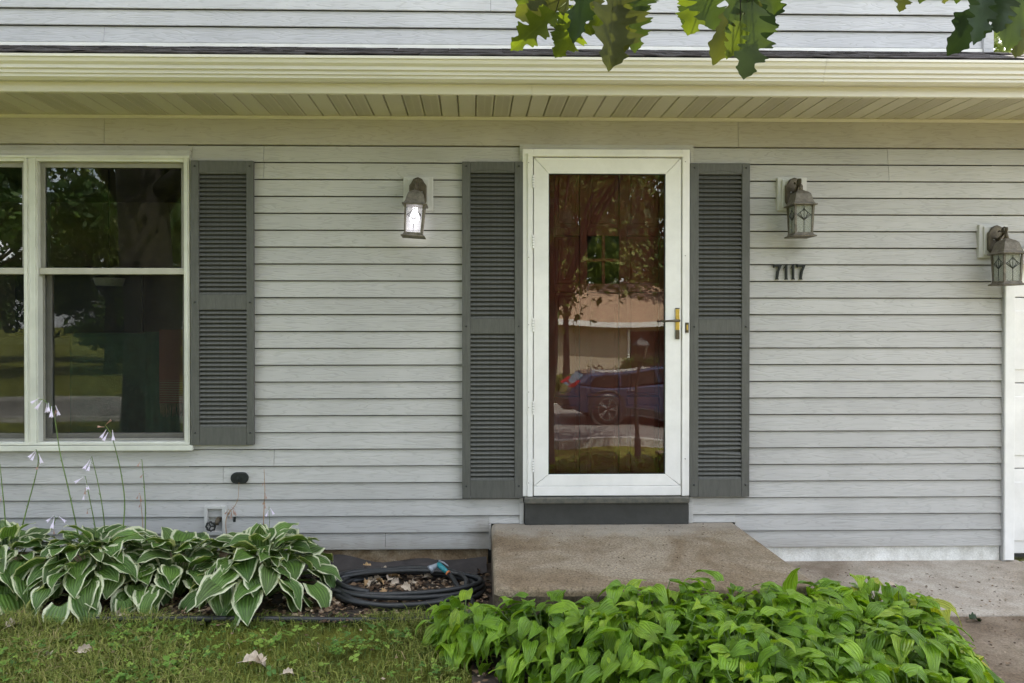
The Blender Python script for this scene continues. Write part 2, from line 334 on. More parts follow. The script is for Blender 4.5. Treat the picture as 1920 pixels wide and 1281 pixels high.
M['asphalt'] = concrete_mat('street asphalt', (.16, .15, .14), (.21, .20, .19), (.26, .25, .24), .5, .3)
M['kerb'] = concrete_mat('kerb concrete', (.4, .38, .35), (.46, .45, .42), (.55, .53, .5), .4, .6)
M['fabric'] = simple('landscape fabric', (.045, .038, .036), .9, var=.4, scale=8, bump=.5, bscale=40)
M['soil'] = simple('garden soil', (.045, .032, .022), .95, var=.6, scale=9, bump=1, bscale=50)
M['shingle'] = simple('dark asphalt shingle', (.04, .032, .030), .9, var=.5, scale=20, bump=.8, bscale=200)
M['roofmain'] = simple('grey roof', (.09, .08, .075), .9, var=.4, scale=10)
M['interior'] = simple('interior wall paint', (.40, .37, .31), .8)
M['wood'] = simple('dark wood floor', (.06, .035, .02), .5, stretch=(1, 8, 1))
M['green_cloth'] = simple('green upholstery', (.09, .22, .15), .85, var=.2, scale=12, bump=.5, bscale=90)
M['screen_mesh'] = None
M['glass_win'] = glass_mat('window glass', 1.56, (.88, .9, .88), wave=.0016, wscale=1.3)
M['glass_door'] = glass_mat('storm door glass', 1.68, (.86, .85, .82), wave=.0032, wscale=2.2)
M['glass_lamp'] = glass_mat('seeded lantern glass', 1.5, (.72, .76, .66), wave=.01, wscale=22, rough=.08)

m, t, N, L, b = newmat('seeded pale glass'); b.inputs['Base Color'].default_value = (.40, .41, .36, 1); b.inputs['Roughness'].default_value = .25
tq = nd(N, 'ShaderNodeBsdfTransparent', Color=(.8, .8, .76, 1)); mq_ = nd(N, 'ShaderNodeMixShader', Fac=.45); nq = nd(N, 'ShaderNodeTexNoise', Scale=40, Detail=2); rq = ramp(N, [(.4, (.3, .3, .3)), (.6, (.75, .75, .75))])
L.new(nq.outputs[0], rq.inputs[0]); L.new(rq.outputs[0], mq_.inputs[0]); L.new(tq.outputs[0], mq_.inputs[1]); L.new(b.outputs[0], mq_.inputs[2]); L.new(mq_.outputs[0], N['Material Output'].inputs[0]); M['glass_pale'] = m
M['lead'] = simple('leaded line', (.03, .03, .025), .6)
# insect screen
m, t, N, L, b = newmat('insect screen'); trn = nd(N, 'ShaderNodeBsdfTransparent'); ms_ = nd(N, 'ShaderNodeMixShader', Fac=.18)
b.inputs['Base Color'].default_value = (.03, .03, .028, 1); b.inputs['Specular IOR Level'].default_value = 0; b.inputs['Roughness'].default_value = .9
L.new(trn.outputs[0], ms_.inputs[1]); L.new(b.outputs[0], ms_.inputs[2]); L.new(ms_.outputs[0], N['Material Output'].inputs[0]); M['screen_mesh'] = m
# leaves
M['hosta_var'] = leaf_mat('variegated hosta leaf', [(.070, .14, .030), (.095, .18, .036), (.13, .23, .045), (.085, .16, .03), (.11, .17, .05)], cream=(.60, .62, .42), rib=52, trans=.22, cut=.77)
M['hosta_green'] = leaf_mat('bright green hosta leaf', [(.10, .20, .016), (.16, .29, .020), (.24, .39, .028), (.12, .23, .018), (.29, .41, .032)], rib=40, trans=.3, rough=.33, riblo=.86)
M['hosta_yellow'] = leaf_mat('yellowed hosta leaf', [(.30, .34, .03), (.38, .38, .04)], rib=40, trans=.3)
M['stem'] = simple('hosta stem', (.13, .2, .05), .6, var=.3)
M['stem_dry'] = simple('dried stem', (.36, .2, .09), .8, var=.4, scale=40)
M['petal'] = simple('lilac petal', (.72, .64, .78), .5, var=.1)
M['petal_dry'] = simple('withered petal', (.42, .27, .22), .8, var=.3)
M['bark'] = simple('oak bark', (.022, .018, .014), .95, var=.6, scale=5, bump=1.5, bscale=14, stretch=(3, 3, .6))
def oakmat(name, c, tr): return leaf_mat(name, [c, tuple(x * 1.25 for x in c)], rib=0.01, trans=tr, rough=.65, midc=tuple(x * 1.3 for x in c), spec=.2)
M['oak'] = oakmat('oak leaf green', (.034, .052, .014), .25)
M['oak_olive'] = oakmat('oak leaf olive', (.050, .056, .020), .25)
M['oak_bright'] = oakmat('oak leaf bright', (.075, .10, .014), .4)
M['oak_dark'] = oakmat('oak leaf dark', (.016, .030, .012), .1)
M['grass'] = speck_mat('grass blade', [(.07, .10, .018), (.13, .17, .028), (.20, .235, .042), (.28, .28, .07), (.38, .30, .16)], .7, .2)
M['clover'] = speck_mat('clover leaf', [(.07, .15, .03), (.13, .24, .035), (.26, .36, .06)], .6, .25)
M['litter'] = speck_mat('dead leaf', [(.05, .03, .018), (.11, .065, .038), (.17, .11, .065), (.27, .19, .12), (.42, .33, .24)], .85, .05)
M['pale_leaf'] = simple('bleached dry leaf', (.50, .41, .31), .8, var=.35, scale=25, bump=.6, bscale=60)
M['tan_leaf'] = simple('tan dry leaf', (.42, .27, .13), .8, var=.35, scale=25)
M['tree1'] = speck_mat('far foliage', [(.02, .045, .010), (.04, .085, .016), (.07, .13, .022), (.11, .17, .03)], .6, .3)
M['tree2'] = speck_mat('far foliage yellowish', [(.04, .06, .012), (.07, .105, .02), (.12, .16, .03), (.17, .2, .04)], .6, .3)
# lawn ground
m, t, N, L, b = newmat('lawn'); tc_ = nd(N, 'ShaderNodeTexCoord')
n1 = nd(N, 'ShaderNodeTexNoise', Scale=1.3, Detail=8, Roughness=.7); L.new(tc_.outputs['Object'], n1.inputs['Vector'])
r1 = ramp(N, [(.3, (.09, .07, .03)), (.42, (.105, .11, .022)), (.56, (.17, .18, .03)), (.72, (.25, .235, .05))]); L.new(n1.outputs[0], r1.inputs[0])
n2 = nd(N, 'ShaderNodeTexNoise', Scale=120, Detail=3); L.new(tc_.outputs['Object'], n2.inputs['Vector'])
bp = nd(N, 'ShaderNodeBump', Strength=1, Distance=.02); L.new(n2.outputs[0], bp.inputs['Height']); L.new(bp.outputs[0], b.inputs['Normal'])
L.new(r1.outputs[0], b.inputs['Base Color']); b.inputs['Roughness'].default_value = .95; b.inputs['Specular IOR Level'].default_value = .1; M['lawn'] = m
# throw blanket: red-brown with pale bands
m, t, N, L, b = newmat('striped throw'); tc_ = nd(N, 'ShaderNodeTexCoord'); sp_ = nd(N, 'ShaderNodeSeparateXYZ'); L.new(tc_.outputs['Object'], sp_.inputs[0])
sn = nd(N, 'ShaderNodeMath', operation='MULTIPLY'); sn.inputs[1].default_value = 430; L.new(sp_.outputs[2], sn.inputs[0]); s2 = nd(N, 'ShaderNodeMath', operation='SINE'); L.new(sn.outputs[0], s2.inputs[0])
st = nd(N, 'ShaderNodeMapRange'); L.new(s2.outputs[0], st.inputs[0]); st.inputs[1].default_value = .1; st.inputs[2].default_value = .6
zz = nd(N, 'ShaderNodeMapRange'); L.new(sp_.outputs[2], zz.inputs[0]); zz.inputs[1].default_value = 1.12; zz.inputs[2].default_value = 1.10
mu = nd(N, 'ShaderNodeMath', operation='MULTIPLY'); L.new(st.outputs[0], mu.inputs[0]); L.new(zz.outputs[0], mu.inputs[1])
mc = nd(N, 'ShaderNodeMixRGB'); mc.inputs[1].default_value = (.36, .16, .14, 1); mc.inputs[2].default_value = (.38, .36, .28, 1); L.new(mu.outputs[0], mc.inputs[0]); L.new(mc.outputs[0], b.inputs['Base Color'])
b.inputs['Roughness'].default_value = .9; M['throw'] = m
# lamp bulb
m, t, N, L, b = newmat('lit bulb'); b.inputs['Emission Color'].default_value = (1, .97, 1, 1); b.inputs['Emission Strength'].default_value = .9; b.inputs['Base Color'].default_value = (.9, .9, .9, 1); M['bulb_on'] = m
M['bulb_off'] = simple('frosted bulb', (.7, .7, .66), .5)
m, t, N, L, b = newmat('lit frosted glass'); b.inputs['Base Color'].default_value = (.8, .8, .85, 1)
trl = nd(N, 'ShaderNodeBsdfTranslucent', Color=(.9, .9, .95, 1)); tt = nd(N, 'ShaderNodeBsdfTransparent'); a1 = nd(N, 'ShaderNodeMixShader', Fac=.86); L.new(trl.outputs[0], a1.inputs[1]); L.new(tt.outputs[0], a1.inputs[2]); L.new(a1.outputs[0], N['Material Output'].inputs[0]); M['glass_lit'] = m

# ================================================================== TERRAIN
def gz(y):
    d = -y
    if d <= 1.0: return 0.0
    if d <= 9.0: t_ = (d - 1) / 8; return -.95 * (t_ * t_ * (3 - 2 * t_))
    return -.95
def road_c(x):      # centre line (y) of the street as a function of x
    return -12.6 - 1.3 * (1 / (1 + math.exp((x + 1.5) / 1.6))) * 3.6
ys = sorted(set([60, 30, 10, 5, 0] + [-i * .25 for i in range(1, 41)] + [-11, -13, -16, -20, -26, -34, -50, -80, -150, -300] + [150, 300]))
xs = [-300, -100, -50] + list(np.arange(-30, 30.1, 1.5)) + [50, 100, 300]
v = []; f = []
for y in ys:
    for x in xs: v.append((x, y, gz(y) - .012 + (.012 * math.sin(x * 1.7 + y * 2.1) if y < -1.3 else 0)))
nx = len(xs)
for j in range(len(ys) - 1):
    for i in range(nx - 1): f.append((j*nx+i, j*nx+i+1, (j+1)*nx+i+1, (j+1)*nx+i))
g = link('lawn_ground', MB().add(v, f).mesh('lawn_ground', M['lawn'], True)); tag(g, kind='structure')
# planting soil
def sheet(name, poly, z, mat, kind='structure', drape=True):
    v = [(x, y, (gz(y) if drape else 0) + z) for x, y in poly]
    o = link(name, MB().add(v, [tuple(range(len(v)))]).mesh(name, mat)); return tag(o, kind=kind)
def grid_sheet(name, x0, x1, y0, y1, z, mat, nx_=20, ny_=10, amp=.0, kind='structure', edge=None):
    v = []; f = []
    for j in range(ny_ + 1):
        y = y0 + (y1 - y0) * j / ny_
        for i in range(nx_ + 1):
            x = x0 + (x1 - x0) * i / nx_
            v.append((x, y, gz(y) + z + amp * (math.sin(x * 7.3 + y * 5) + math.sin(x * 13.1 - y * 11)) * .5))
    for j in range(ny_):
        for i in range(nx_): f.append((j*(nx_+1)+i, j*(nx_+1)+i+1, (j+1)*(nx_+1)+i+1, (j+1)*(nx_+1)+i))
    return tag(link(name, MB().add(v, f).mesh(name, mat, True)), kind=kind)
grid_sheet('planting_soil', -5.5, .12, -.88, -.002, .006, M['soil'], 60, 10, .006)
grid_sheet('planting_soil', .0, 2.15, -2.6, -1.17, .006, M['soil'], 20, 12, .006)
# street
def ribbon(name, off0, off1, z, mat, thick=0):
    v = []; f = []; n = 90
    for i in range(n + 1):
        x = -60 + 120 * i / n
        dx = .05; s_ = (road_c(x + dx) - road_c(x - dx)) / (2 * dx); nl = math.hypot(1, s_)
        for o_ in (off0, off1): v.append((x - s_ / nl * o_, road_c(x) + o_ / nl, -.95 + z))
    for i in range(n): f.append((2*i, 2*i+1, 2*i+3, 2*i+2))
    mb = MB().add(v, f)
    if thick:
        m0 = len(v); mb.add([(a, b_, c - thick) for a, b_, c in v], [(2*i, 2*i+2, 2*i+3, 2*i+1) for i in range(n)])
        mb.f += [(2*i, 2*i+2, m0+2*i+2, m0+2*i) for i in range(n)] + [(2*i+1, m0+2*i+1, m0+2*i+3, 2*i+3) for i in range(n)]
    return tag(part(name, mb, mat), kind='structure')
ribbon('street', -2.6, 2.6, .004, M['asphalt'])
ribbon('kerb', 2.6, 2.78, .12, M['kerb'], .16)
ribbon('kerb', -2.78, -2.6, .12, M['kerb'], .16)

# ================================================================== CONCRETE
xw0 = 1.62; xg = PX(1879)
walk = tag(empty('walkway'), kind='structure')
yj = -1.66
def slab(parent, x0, x1, y0, y1, mat, top=.0, name='slab'):
    v = []
    for z in (-.12, top):
        for x, y in ((x0, y0), (x1, y0), (x1, y1), (x0, y1)): v.append((x, y, gz(y) + z))
    mb = MB().add(v, [(0,3,2,1),(4,5,6,7),(0,1,5,4),(1,2,6,5),(2,3,7,6),(3,0,4,7)])
    return part(name, mb, mat, parent, bev=.006)
slab(walk, 1.50, 3.36, -.90, -.004, M['walk'], .012)
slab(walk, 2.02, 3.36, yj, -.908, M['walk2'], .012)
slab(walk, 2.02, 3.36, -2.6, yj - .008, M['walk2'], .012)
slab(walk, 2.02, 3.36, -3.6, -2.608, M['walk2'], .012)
drv = tag(empty('driveway'), kind='structure')
for k in range(4):
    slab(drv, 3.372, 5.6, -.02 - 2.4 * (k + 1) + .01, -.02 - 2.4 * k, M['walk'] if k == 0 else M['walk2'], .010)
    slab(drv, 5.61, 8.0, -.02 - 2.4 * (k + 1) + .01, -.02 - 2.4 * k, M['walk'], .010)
# front step
stz = PZ(980.5); y_f = -1.17
mb = MB()
xl0 = PX(921); xr0 = PX(1377)
pts = [(xl0, -.008), (xl0 - .015, y_f + .03), (xl0 + .02, y_f), (xr0 - .02, y_f - .01), (xr0 + .02, y_f + .02), (xr0, -.008)]
rings = []
for z, e in ((-.1, .0), (stz - .035, .0), (stz - .012, -.004), (stz, -.02)):
    cxm = sum(p[0] for p in pts) / 6; cym = sum(p[1] for p in pts) / 6
    rings.append([(p[0] + (e if p[0] < cxm else -e) * -1, p[1] + (-e if p[1] < cym else 0) * 1, z) for p in pts])
mb.loft(rings)
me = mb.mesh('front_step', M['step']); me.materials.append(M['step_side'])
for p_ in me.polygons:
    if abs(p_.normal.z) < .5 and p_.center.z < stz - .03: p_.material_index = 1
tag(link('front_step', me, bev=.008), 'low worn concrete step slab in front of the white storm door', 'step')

# ================================================================== HOUSE
house = tag(empty('house'), 'two storey house front with pale grey clapboard siding, white gutter and dark shutters', 'house')
def hb(name, mat, x0, x1, y0, y1, z0, z1, bev=0.0, parent=None): return bx(name, mat, parent or house, x0, x1, y0, y1, z0, z1, bev)
PITCH_S = .1016; ZB = PZ(1026, 0, 1100); ZTOP = 2.547
# key openings on the wall plane
WX1 = PX(363); WZ0, WZ1 = PZ(842, 0, 300), PZ(285, 0, 300)
DX0, DX1 = PX(974), PX(1297); DZ1 = PZ(273)
SX0, SX1 = PX(917), PX(1377)
XL, XR_low, XR_hi, XUP = -5.2, PX(1879.5), 8.2, PX(1834)
ZCUT = PZ(500, 0, 1880)
nrow = 24
zrow = [ZB + k * PITCH_S for k in range(nrow + 1)]
def board(x0, x1, z0, z1, mat, yb=-.011, lap=-.0062, thick=.014, clip=None):
    # clapboard: bottom edge stands proud, top tucks back
    if x1 - x0 < .02: return
    poly = [(yb - thick, z0), (yb - thick - .0005, z0 + .004), (yb - .003, z1 + lap), (yb + .001, z1 + lap), (yb - .002, z0)]
    return part('siding_board', MB().prism(poly, x0, x1, 'x'), mat, house)
joints = {23: [497, 1660], 22: [497, 1662], 21: [], 5: [515], 6: [], 0: [723], 24: []}
rj = random.Random(3)
for k in range(nrow):
    z0, z1 = zrow[k], zrow[k + 1]
    zc0, zc1 = z0, z1
    spans = [(XL, XR_hi if z0 > ZCUT - .02 else XR_low)]
    def cut(sp, a, b_):
        out = []
        for s0, s1 in sp:
            if b_ <= s0 or a >= s1: out.append((s0, s1)); continue
            if a > s0: out.append((s0, a))
            if b_ < s1: out.append((b_, s1))
        return out
    extra = []
    for ox0, ox1, oz0, oz1 in ((XL, WX1 + .001, WZ0, WZ1), (DX0, DX1, -9, DZ1), (SX0, SX1, -9, stz)):
        if z1 <= oz0 + .002 or z0 >= oz1 - .002: continue
        spans = cut(spans, ox0, ox1)
        if oz1 == stz and z1 > stz + .012: extra += [(SX0, DX0, stz + .002, z1), (DX1, SX1, stz + .002, z1)]
        elif z1 > oz1 + .006: extra.append((ox0, ox1, oz1 + .001, z1))
        if z0 < oz0 - .006: extra.append((ox0, ox1, z0, oz0 - .003))
    for a, b_, c, d_ in extra: board(a, b_, c, d_, M['siding'], lap=.0 if d_ != z1 else -.0062)
    jj = sorted(PX(p_, 0) for p_ in joints.get(k, []))
    if k not in joints and k % 3 == 1: jj = [PX(420), PX(1350)]        # joints that fall behind the shutters
    for s0, s1 in spans:
        cs = [s0] + [j for j in jj if s0 + .15 < j < s1 - .15] + [s1]
        for a, b_ in zip(cs, cs[1:]): board(a + (.0012 if a != s0 else 0), b_ - (.0012 if b_ != s1 else 0), z0, z1, M['siding'])
# strip boards above door / window up to the frieze
ztop = zrow[-1]
for a, b_ in ((XL, PX(200)), (PX(200) + .003, PX(1380)), (PX(1380) + .003, XR_hi)):
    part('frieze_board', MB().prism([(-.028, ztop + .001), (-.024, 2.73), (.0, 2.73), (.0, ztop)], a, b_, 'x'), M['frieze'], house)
# wall core with openings
ci = .12
WXL = XL + .3
M['sheathing'] = simple('lap shadow sheathing', (.035, .032, .028), .9)  # near black, so the gaps between boards read as lap shadow
hb('wall', M['sheathing'], WX1 - .03, DX0 + .04, 0.001, ci, -.1, 3.1)
hb('wall', M['sheathing'], DX1 - .04, 3.20, 0.001, ci, -.1, 3.1)
hb('wall', M['sheathing'], DX0 + .04, DX1 - .04, 0.001, ci, DZ1 - .05, 3.1)
hb('wall', M['interior'], XL, WX1 - .03, 0.001, ci, -.1, WZ0 + .03)
hb('wall', M['interior'], XL, WX1 - .03, 0.001, ci, WZ1 - .03, 3.1)
hb('wall', M['interior'], XL - .12, XL, 0.001, 7, -.1, 5.7)
hb('interior_floor', M['wood'], XL, 3.2, ci + .001, 7, .05, .30)
hb('interior_ceiling', M['interior'], XL, 3.2, ci + .001, 7, 2.72, 2.9)
hb('interior_wall', M['interior'], XL, 3.2, 3.4, 3.5, .301, 2.719)
hb('interior_wall', M['interior'], -1.02, -.92, ci + .001, 3.399, .301, 2.719)
hb('wall', M['siding'], XL, 3.2, 7, 7.12, -.1, 5.7)
hb('wall', M['siding'], 3.05, 3.17, ci + .001, 6.999, -.1, 5.7)
hb('wall', M['sheathing'], XL, 3.05, 0.001, ci, 3.101, 5.7)
# foundation
part('foundation', MB().prism([(-.030, -.1), (-.004, ZB + .01), (.0, ZB + .01), (.0, -.1)], XL, xl0 - .02, 'x'), M['brown_found'], house)
part('foundation', MB().prism([(-.012, -.1), (-.010, ZB), (.0, ZB), (.0, -.1)], xr0 - .1, XR_low - .02, 'x'), M['white_found'], house)
# upper storey boards
uz = [PZ(93, -.0, 460) + (.0)] ; base_u = PZ(83.5, 0, 460)
ju = {0: [200], 2: [920], 1: []}
for k in range(24):
    z0 = base_u + k * .1016
    cs = [XL, *[PX(q) for q in ju.get(k, [])], XUP] if k in ju else [XL, -1.7 + (k * 1.37) % 4, XUP]
    for a, b_ in zip(cs, cs[1:]): board(a + .001, b_ - .001, z0, z0 + .1016, M['siding_skylit'])
hb('flashing_strip', M['white'], XL, XUP, -.030, -.001, base_u - .055, base_u - .004)
hb('corner_board', M['siding_skylit'], XUP + .001, PX(1853), -.040, .10, base_u - .06, 5.68, .002)
# upper roof
for s_, nm in ((1, 0), (-1, 1)):
    y_e = -.5 if s_ == 1 else 7.6
    part('roof', MB().prism([(y_e, 5.62), (3.55, 7.25), (3.55, 7.35), (y_e, 5.72)], XL - .3, 3.5, 'x'), M['roofmain'], house)
hb('soffit', M['white'], XL - .3, 3.5, -.48, -.002, 5.55, 5.60)
hb('fascia', M['cream'], XL - .3, 3.5, -.52, -.49, 5.5, 5.68)
# pent roof shingles
gy = -.585; rz0 = PZ(106.5, gy, 960); slope = .412
def rz(y): return rz0 + .012 + (y + .56) * slope
ROOF_X0, ROOF_X1 = -4.6, 8.3
part('roof', MB().prism([(-.52, rz(-.52) - .03), (-.008, rz(-.008) - .03), (-.008, rz(-.008) - .001), (-.52, rz(-.52) - .001)], XL, ROOF_X1, 'x'), M['roofmain'], house)
# garage part of the roof
GX0 = 3.18
part('roof', MB().prism([(-.008, rz(0) - .03), (3.2, rz(0) + .95), (6.4, rz(0) - .03), (6.4, rz(0) - .06), (3.2, rz(0) + .90), (-.008, rz(0) - .06)], GX0, ROOF_X1, 'x'), M['roofmain'], house)
shm = []
for q in range(4):
    mb = MB(); rr = random.Random(q)
    L_, Wd = .155, .30
    nxs = 6; v = []; f = []
    wob = [rr.uniform(-.0035, .0045) for _ in range(nxs + 1)]
    for zt in (0, .006):
        for i in range(nxs + 1):
            x = Wd * i / nxs
            v.append((x, 0, zt + wob[i])); v.append((x, L_, zt + L_ * slope - .004))
    n2_ = 2 * (nxs + 1)
    for i in range(nxs):
        a = 2 * i
        f += [(a, a+1, a+3, a+2), (n2_+a, n2_+a+2, n2_+a+3, n2_+a+1), (a, a+2, n2_+a+2, n2_+a)]
    shm.append(mb.add(v, f).mesh('shingle', M['shingle']))
for c in range(4):
    y0 = -.575 + c * .138
    x = -3.6 + (c % 2) * .15
    while x < 4.2:
        o = link('shingle', shm[rng.randrange(4)], house, (x, y0, rz(y0) + .004 + rng.uniform(0, .003))); x += .302
    link('shingle_course', MB().box(4.2, ROOF_X1, y0, y0 + .15, rz(y0) + .003, rz(y0) + .009).mesh('shingle_course', M['shingle']), house)
# gutter: K profile
def gutter(x0, x1):
    t_ = rz0; yb = -.487
    pr = [(yb, t_ - .005), (yb, t_ - .118), (yb - .045, t_ - .122), (yb - .062, t_ - .108), (yb - .062, t_ - .094), (yb - .070, t_ - .090), (yb - .070, t_ - .074), (yb - .080, t_ - .067), (yb - .080, t_ - .050),
          (yb - .092, t_ - .036), (yb - .096, t_ - .018), (yb - .102, t_ - .014), (yb - .102, t_), (yb - .092, t_ + .001), (yb - .090, t_ - .010), (yb - .084, t_ - .03), (yb - .06, t_ - .10), (yb - .004, t_ - .11), (yb - .003, t_ - .005)]
    return part('gutter', MB().prism(pr, x0, x1, 'x'), M['cream'], house)
gutter(XL, 1.9); gutter(1.9015, ROOF_X1)
zf0, zf1 = PZ(179, -.47, 900), rz0
for a, b_ in ((XL, PX(997, -.48)), (PX(997, -.48) + .0015, ROOF_X1)):
    part('fascia', MB().prism([(-.478, zf0), (-.484, zf0 + .004), (-.484, zf1), (-.46, zf1), (-.46, zf0 + .012), (-.470, zf0)], a, b_, 'x'), M['cream'], house)
# soffit panels
zs = PZ(222, 0, 960)
P4 = .1016 * 4; gx = PX(1390, 0); k0 = int((XL - gx) // P4)
vent_me = None
mbp = MB(); pr = []
for i in range(4):
    a = i * .1016
    pr += [(a + .0005, .016), (a + .0055, 0), (a + .0961, 0), (a + .1011, .016)]
pr += [(P4, .020), (0, .020)]
mbp.prism(pr, -.462, -.024, 'y'); sof_me = mbp.mesh('soffit_panel', M['soffit'])
mbv = MB()
for i in (0, 1):
    for c_ in (0, 1):
        xa = i * .1016 + .013 + c_ * .040
        for j in range(30):
            y = -.45 + j * .0138
            mbv.add([(xa, y, -.0012), (xa + .033, y, -.0012), (xa + .033, y + .0034, -.0012), (xa, y + .0034, -.0012)], [(0, 3, 2, 1)])
vent_me = mbv.mesh('vent_slots', simple('shaded soffit slot', (.49, .45, .375), .8))
x = gx + k0 * P4
while x < 5.2:
    so = link('soffit_panel', sof_me, house, (x, 0, zs))
    vo = link('vent_slots', vent_me, so); vo['kind'] = 'stuff'
    x += P4
hb('soffit', M['soffit'], x, ROOF_X1, -.462, -.024, zs, zs + .012)
# J channel along the wall
part('soffit_channel', MB().prism([(-.042, zs - .012), (-.030, zs - .020), (-.0285, zs - .020), (-.0285, zs + .01), (-.042, zs - .004)], XL, ROOF_X1, 'x'), M['soffit'], house)

# ---------------------------------------------------------------- windows
def window(dx):
    w = empty('window', (dx, 0, 0)); w.parent = house
    def b(name, mat, x0, x1, y0, y1, z0, z1, bev=0.0): return bx(name, mat, w, x0, x1, y0, y1, z0, z1, bev)
    yf = -.044
    fx0, fx1 = PX(55.5, yf), PX(355.5, yf); fz1, fz0 = PZ(291, yf, 200), PZ(835, yf, 200)
    jx0, jx1 = PX(71, yf), PX(345, yf); jz1, jz0 = PZ(303, yf, 200), PZ(829, yf, 200)
    # frame with a stepped profile
    for (x0, x1, z0, z1) in ((fx0, jx0, fz0, fz1), (jx1, fx1, fz0, fz1), (jx0, jx1, jz1, fz1), (jx0, jx1, fz0, jz0)):
        b('frame', M['vinyl'], x0, x1, yf, .10, z0, z1, .002)
    # inner stop bead
    e = .009
    for (x0, x1, z0, z1) in ((jx0 - .018, jx0 - .018 + e, fz0 + .008, fz1 - .008), (jx1 + .014, jx1 + .014 + e, fz0 + .008, fz1 - .008)):
        b('frame_bead', M['vinyl'], x0, x1, yf - .007, yf + .001, z0, z1)
    b('frame_bead', M['vinyl'], fx0, fx1, yf - .009, yf + .001, fz1 - .018, fz1 - .008)
    b('frame_bead', M['vinyl'], fx0, fx1, yf - .009, yf + .001, fz0 + .004, fz0 + .014)
    ym = PZ(509, -.02, 200)
    def sash(y0, z0, z1, st, rb, rt, nm, label=None):
        g0, g1 = jx0 + st, jx1 - st
        s_ = []
        s_.append(b('sash_stile', M['sash'], jx0 + .001, g0, y0, y0 + .03, z0, z1, .002)); s_.append(b('sash_stile', M['sash'], g1, jx1 - .001, y0, y0 + .03, z0, z1, .002))
        b('sash_rail', M['sash'], g0, g1, y0 + .001, y0 + .029, z0, z0 + rb, .002); b('sash_rail', M['sash'], g0, g1, y0 + .001, y0 + .029, z1 - rt, z1, .002)
        b('pane', M['glass_win'], g0 + .0005, g1 - .0005, y0 + .012, y0 + .016, z0 + rb, z1 - rt)
    sash(-.012, ym + .002, jz1, .026, .012, .030, 'upper')
    sash(.035, jz0, ym + .012, .038, .042, .028, 'lower')
    b('meeting_rail', simple('taupe meeting rail', (.42, .40, .34)), jx0 + .001, jx1 - .001, -.030, .028, ym - .018, ym + .020, .003)
    # screen in front of the lower sash
    b('screen', M['screen_mesh'], jx0 + .012, jx1 - .012, .0140, .0144, jz0 + .014, ym - .018)
    for (x0, x1, z0, z1) in ((jx0 + .002, jx0 + .012, jz0 + .002, ym - .019), (jx1 - .012, jx1 - .002, jz0 + .002, ym - .019), (jx0 + .012, jx1 - .012, jz0 + .002, jz0 + .014)):
        b('screen_frame', M['sash'], x0, x1, .008, .020, z0, z1)
    b('screw', M['dark'], jx1 - .030, jx1 - .026, .0335, .0345, jz0 + .02, jz0 + .024)
    return w
w0 = window(0.0)
dw = PX(355.5 - 300, -.044) - PX(355.5, -.044)
dw = -(PX(355.5, -.044) - PX(55.5, -.044))
w1 = copy_tree(w0, house); w1.location = (dw, 0, 0)
w2 = copy_tree(w0, house); w2.location = (2 * dw, 0, 0)
wl = PX(55.5, -.044) + 2 * dw
# flat grey moulding round the window group
y_ = -.033; x1_ = WX1
hb('window_trim', M['siding'], PX(355.5, -.044) + .001, x1_, y_, 0, WZ0, WZ1, .002)
hb('window_trim', M['siding'], wl, PX(355.5, -.044), y_, 0, PZ(291, -.044, 200) + .001, WZ1, .002)
hb('window_sill', M['vinyl'], wl, x1_ + .01, -.056, 0, WZ0 - .002, PZ(835, -.044, 200) - .001, .003)
hb('window_trim', M['siding'], wl - .03, wl - .001, y_, 0, WZ0, WZ1, .002)
for zz0 in [z for z in zrow[:-1]]:
    if zz0 + PITCH_S > WZ0 + .01 and zz0 < WZ1: board(XL, wl - .031, zz0, zz0 + PITCH_S, M['siding'])
hb('wall', M['interior'], XL, wl + .02, 0.001, ci, WZ0 + .031, WZ1 - .031)

# ---------------------------------------------------------------- door
fy = -.054
dfx0, dfx1 = PX(980, fy), PX(1293, fy); dfz1 = PZ(279, fy)
lx0, lx1 = PX(1000.5, fy), PX(1276.5, fy); lz1, lz0 = PZ(296, fy), PZ(929, fy, 1140)
sillz1 = PZ(932, -.07, 1140); sillz0 = PZ(943.5, -.07, 1140)
hb('door_trim', M['siding'], DX0, DX0 + .02, -.033, 0, sillz0, DZ1, .002)
hb('door_trim', M['siding'], DX1 - .02, DX1, -.033, 0, sillz0, DZ1, .002)
hb('door_trim', M['siding'], DX0 + .02, DX1 - .02, -.033, 0, dfz1 - .01, DZ1, .002)
sd_ = empty('storm_door'); sd_.parent = house
def db(name, mat, x0, x1, y0, y1, z0, z1, bev=0.002): return bx(name, mat, sd_, x0, x1, y0, y1, z0, z1, bev)
db('door_casing', M['white'], dfx0, lx0 - .004, fy, .06, sillz1 + .001, dfz1, .004)
db('door_casing', M['white'], lx1 + .004, dfx1, fy, .06, sillz1 + .001, dfz1, .004)
db('door_casing', M['white'], lx0 - .004, lx1 + .004, fy, .06, lz1 + .006, dfz1, .004)
# Z-bar around the leaf
db('mounting_bar', M['white'], dfx0 + .030, lx0 - .006, fy - .012, fy - .001, sillz1 + .003, lz1 + .024)
db('mounting_bar', M['white'], lx1 + .006, lx1 + .022, fy - .012, fy - .001, sillz1 + .003, lz1 + .024)
db('mounting_bar', M['white'], dfx0 + .030, lx1 + .022, fy - .014, fy - .0015, lz1 + .008, lz1 + .028)
gx0, gx1 = PX(1028.5, fy), PX(1247, fy); gz1, gz0 = PZ(325.5, fy), PZ(889, fy, 1140)
ly0, ly1 = fy - .006, fy + .028
lzb = PZ(911, fy, 1140)
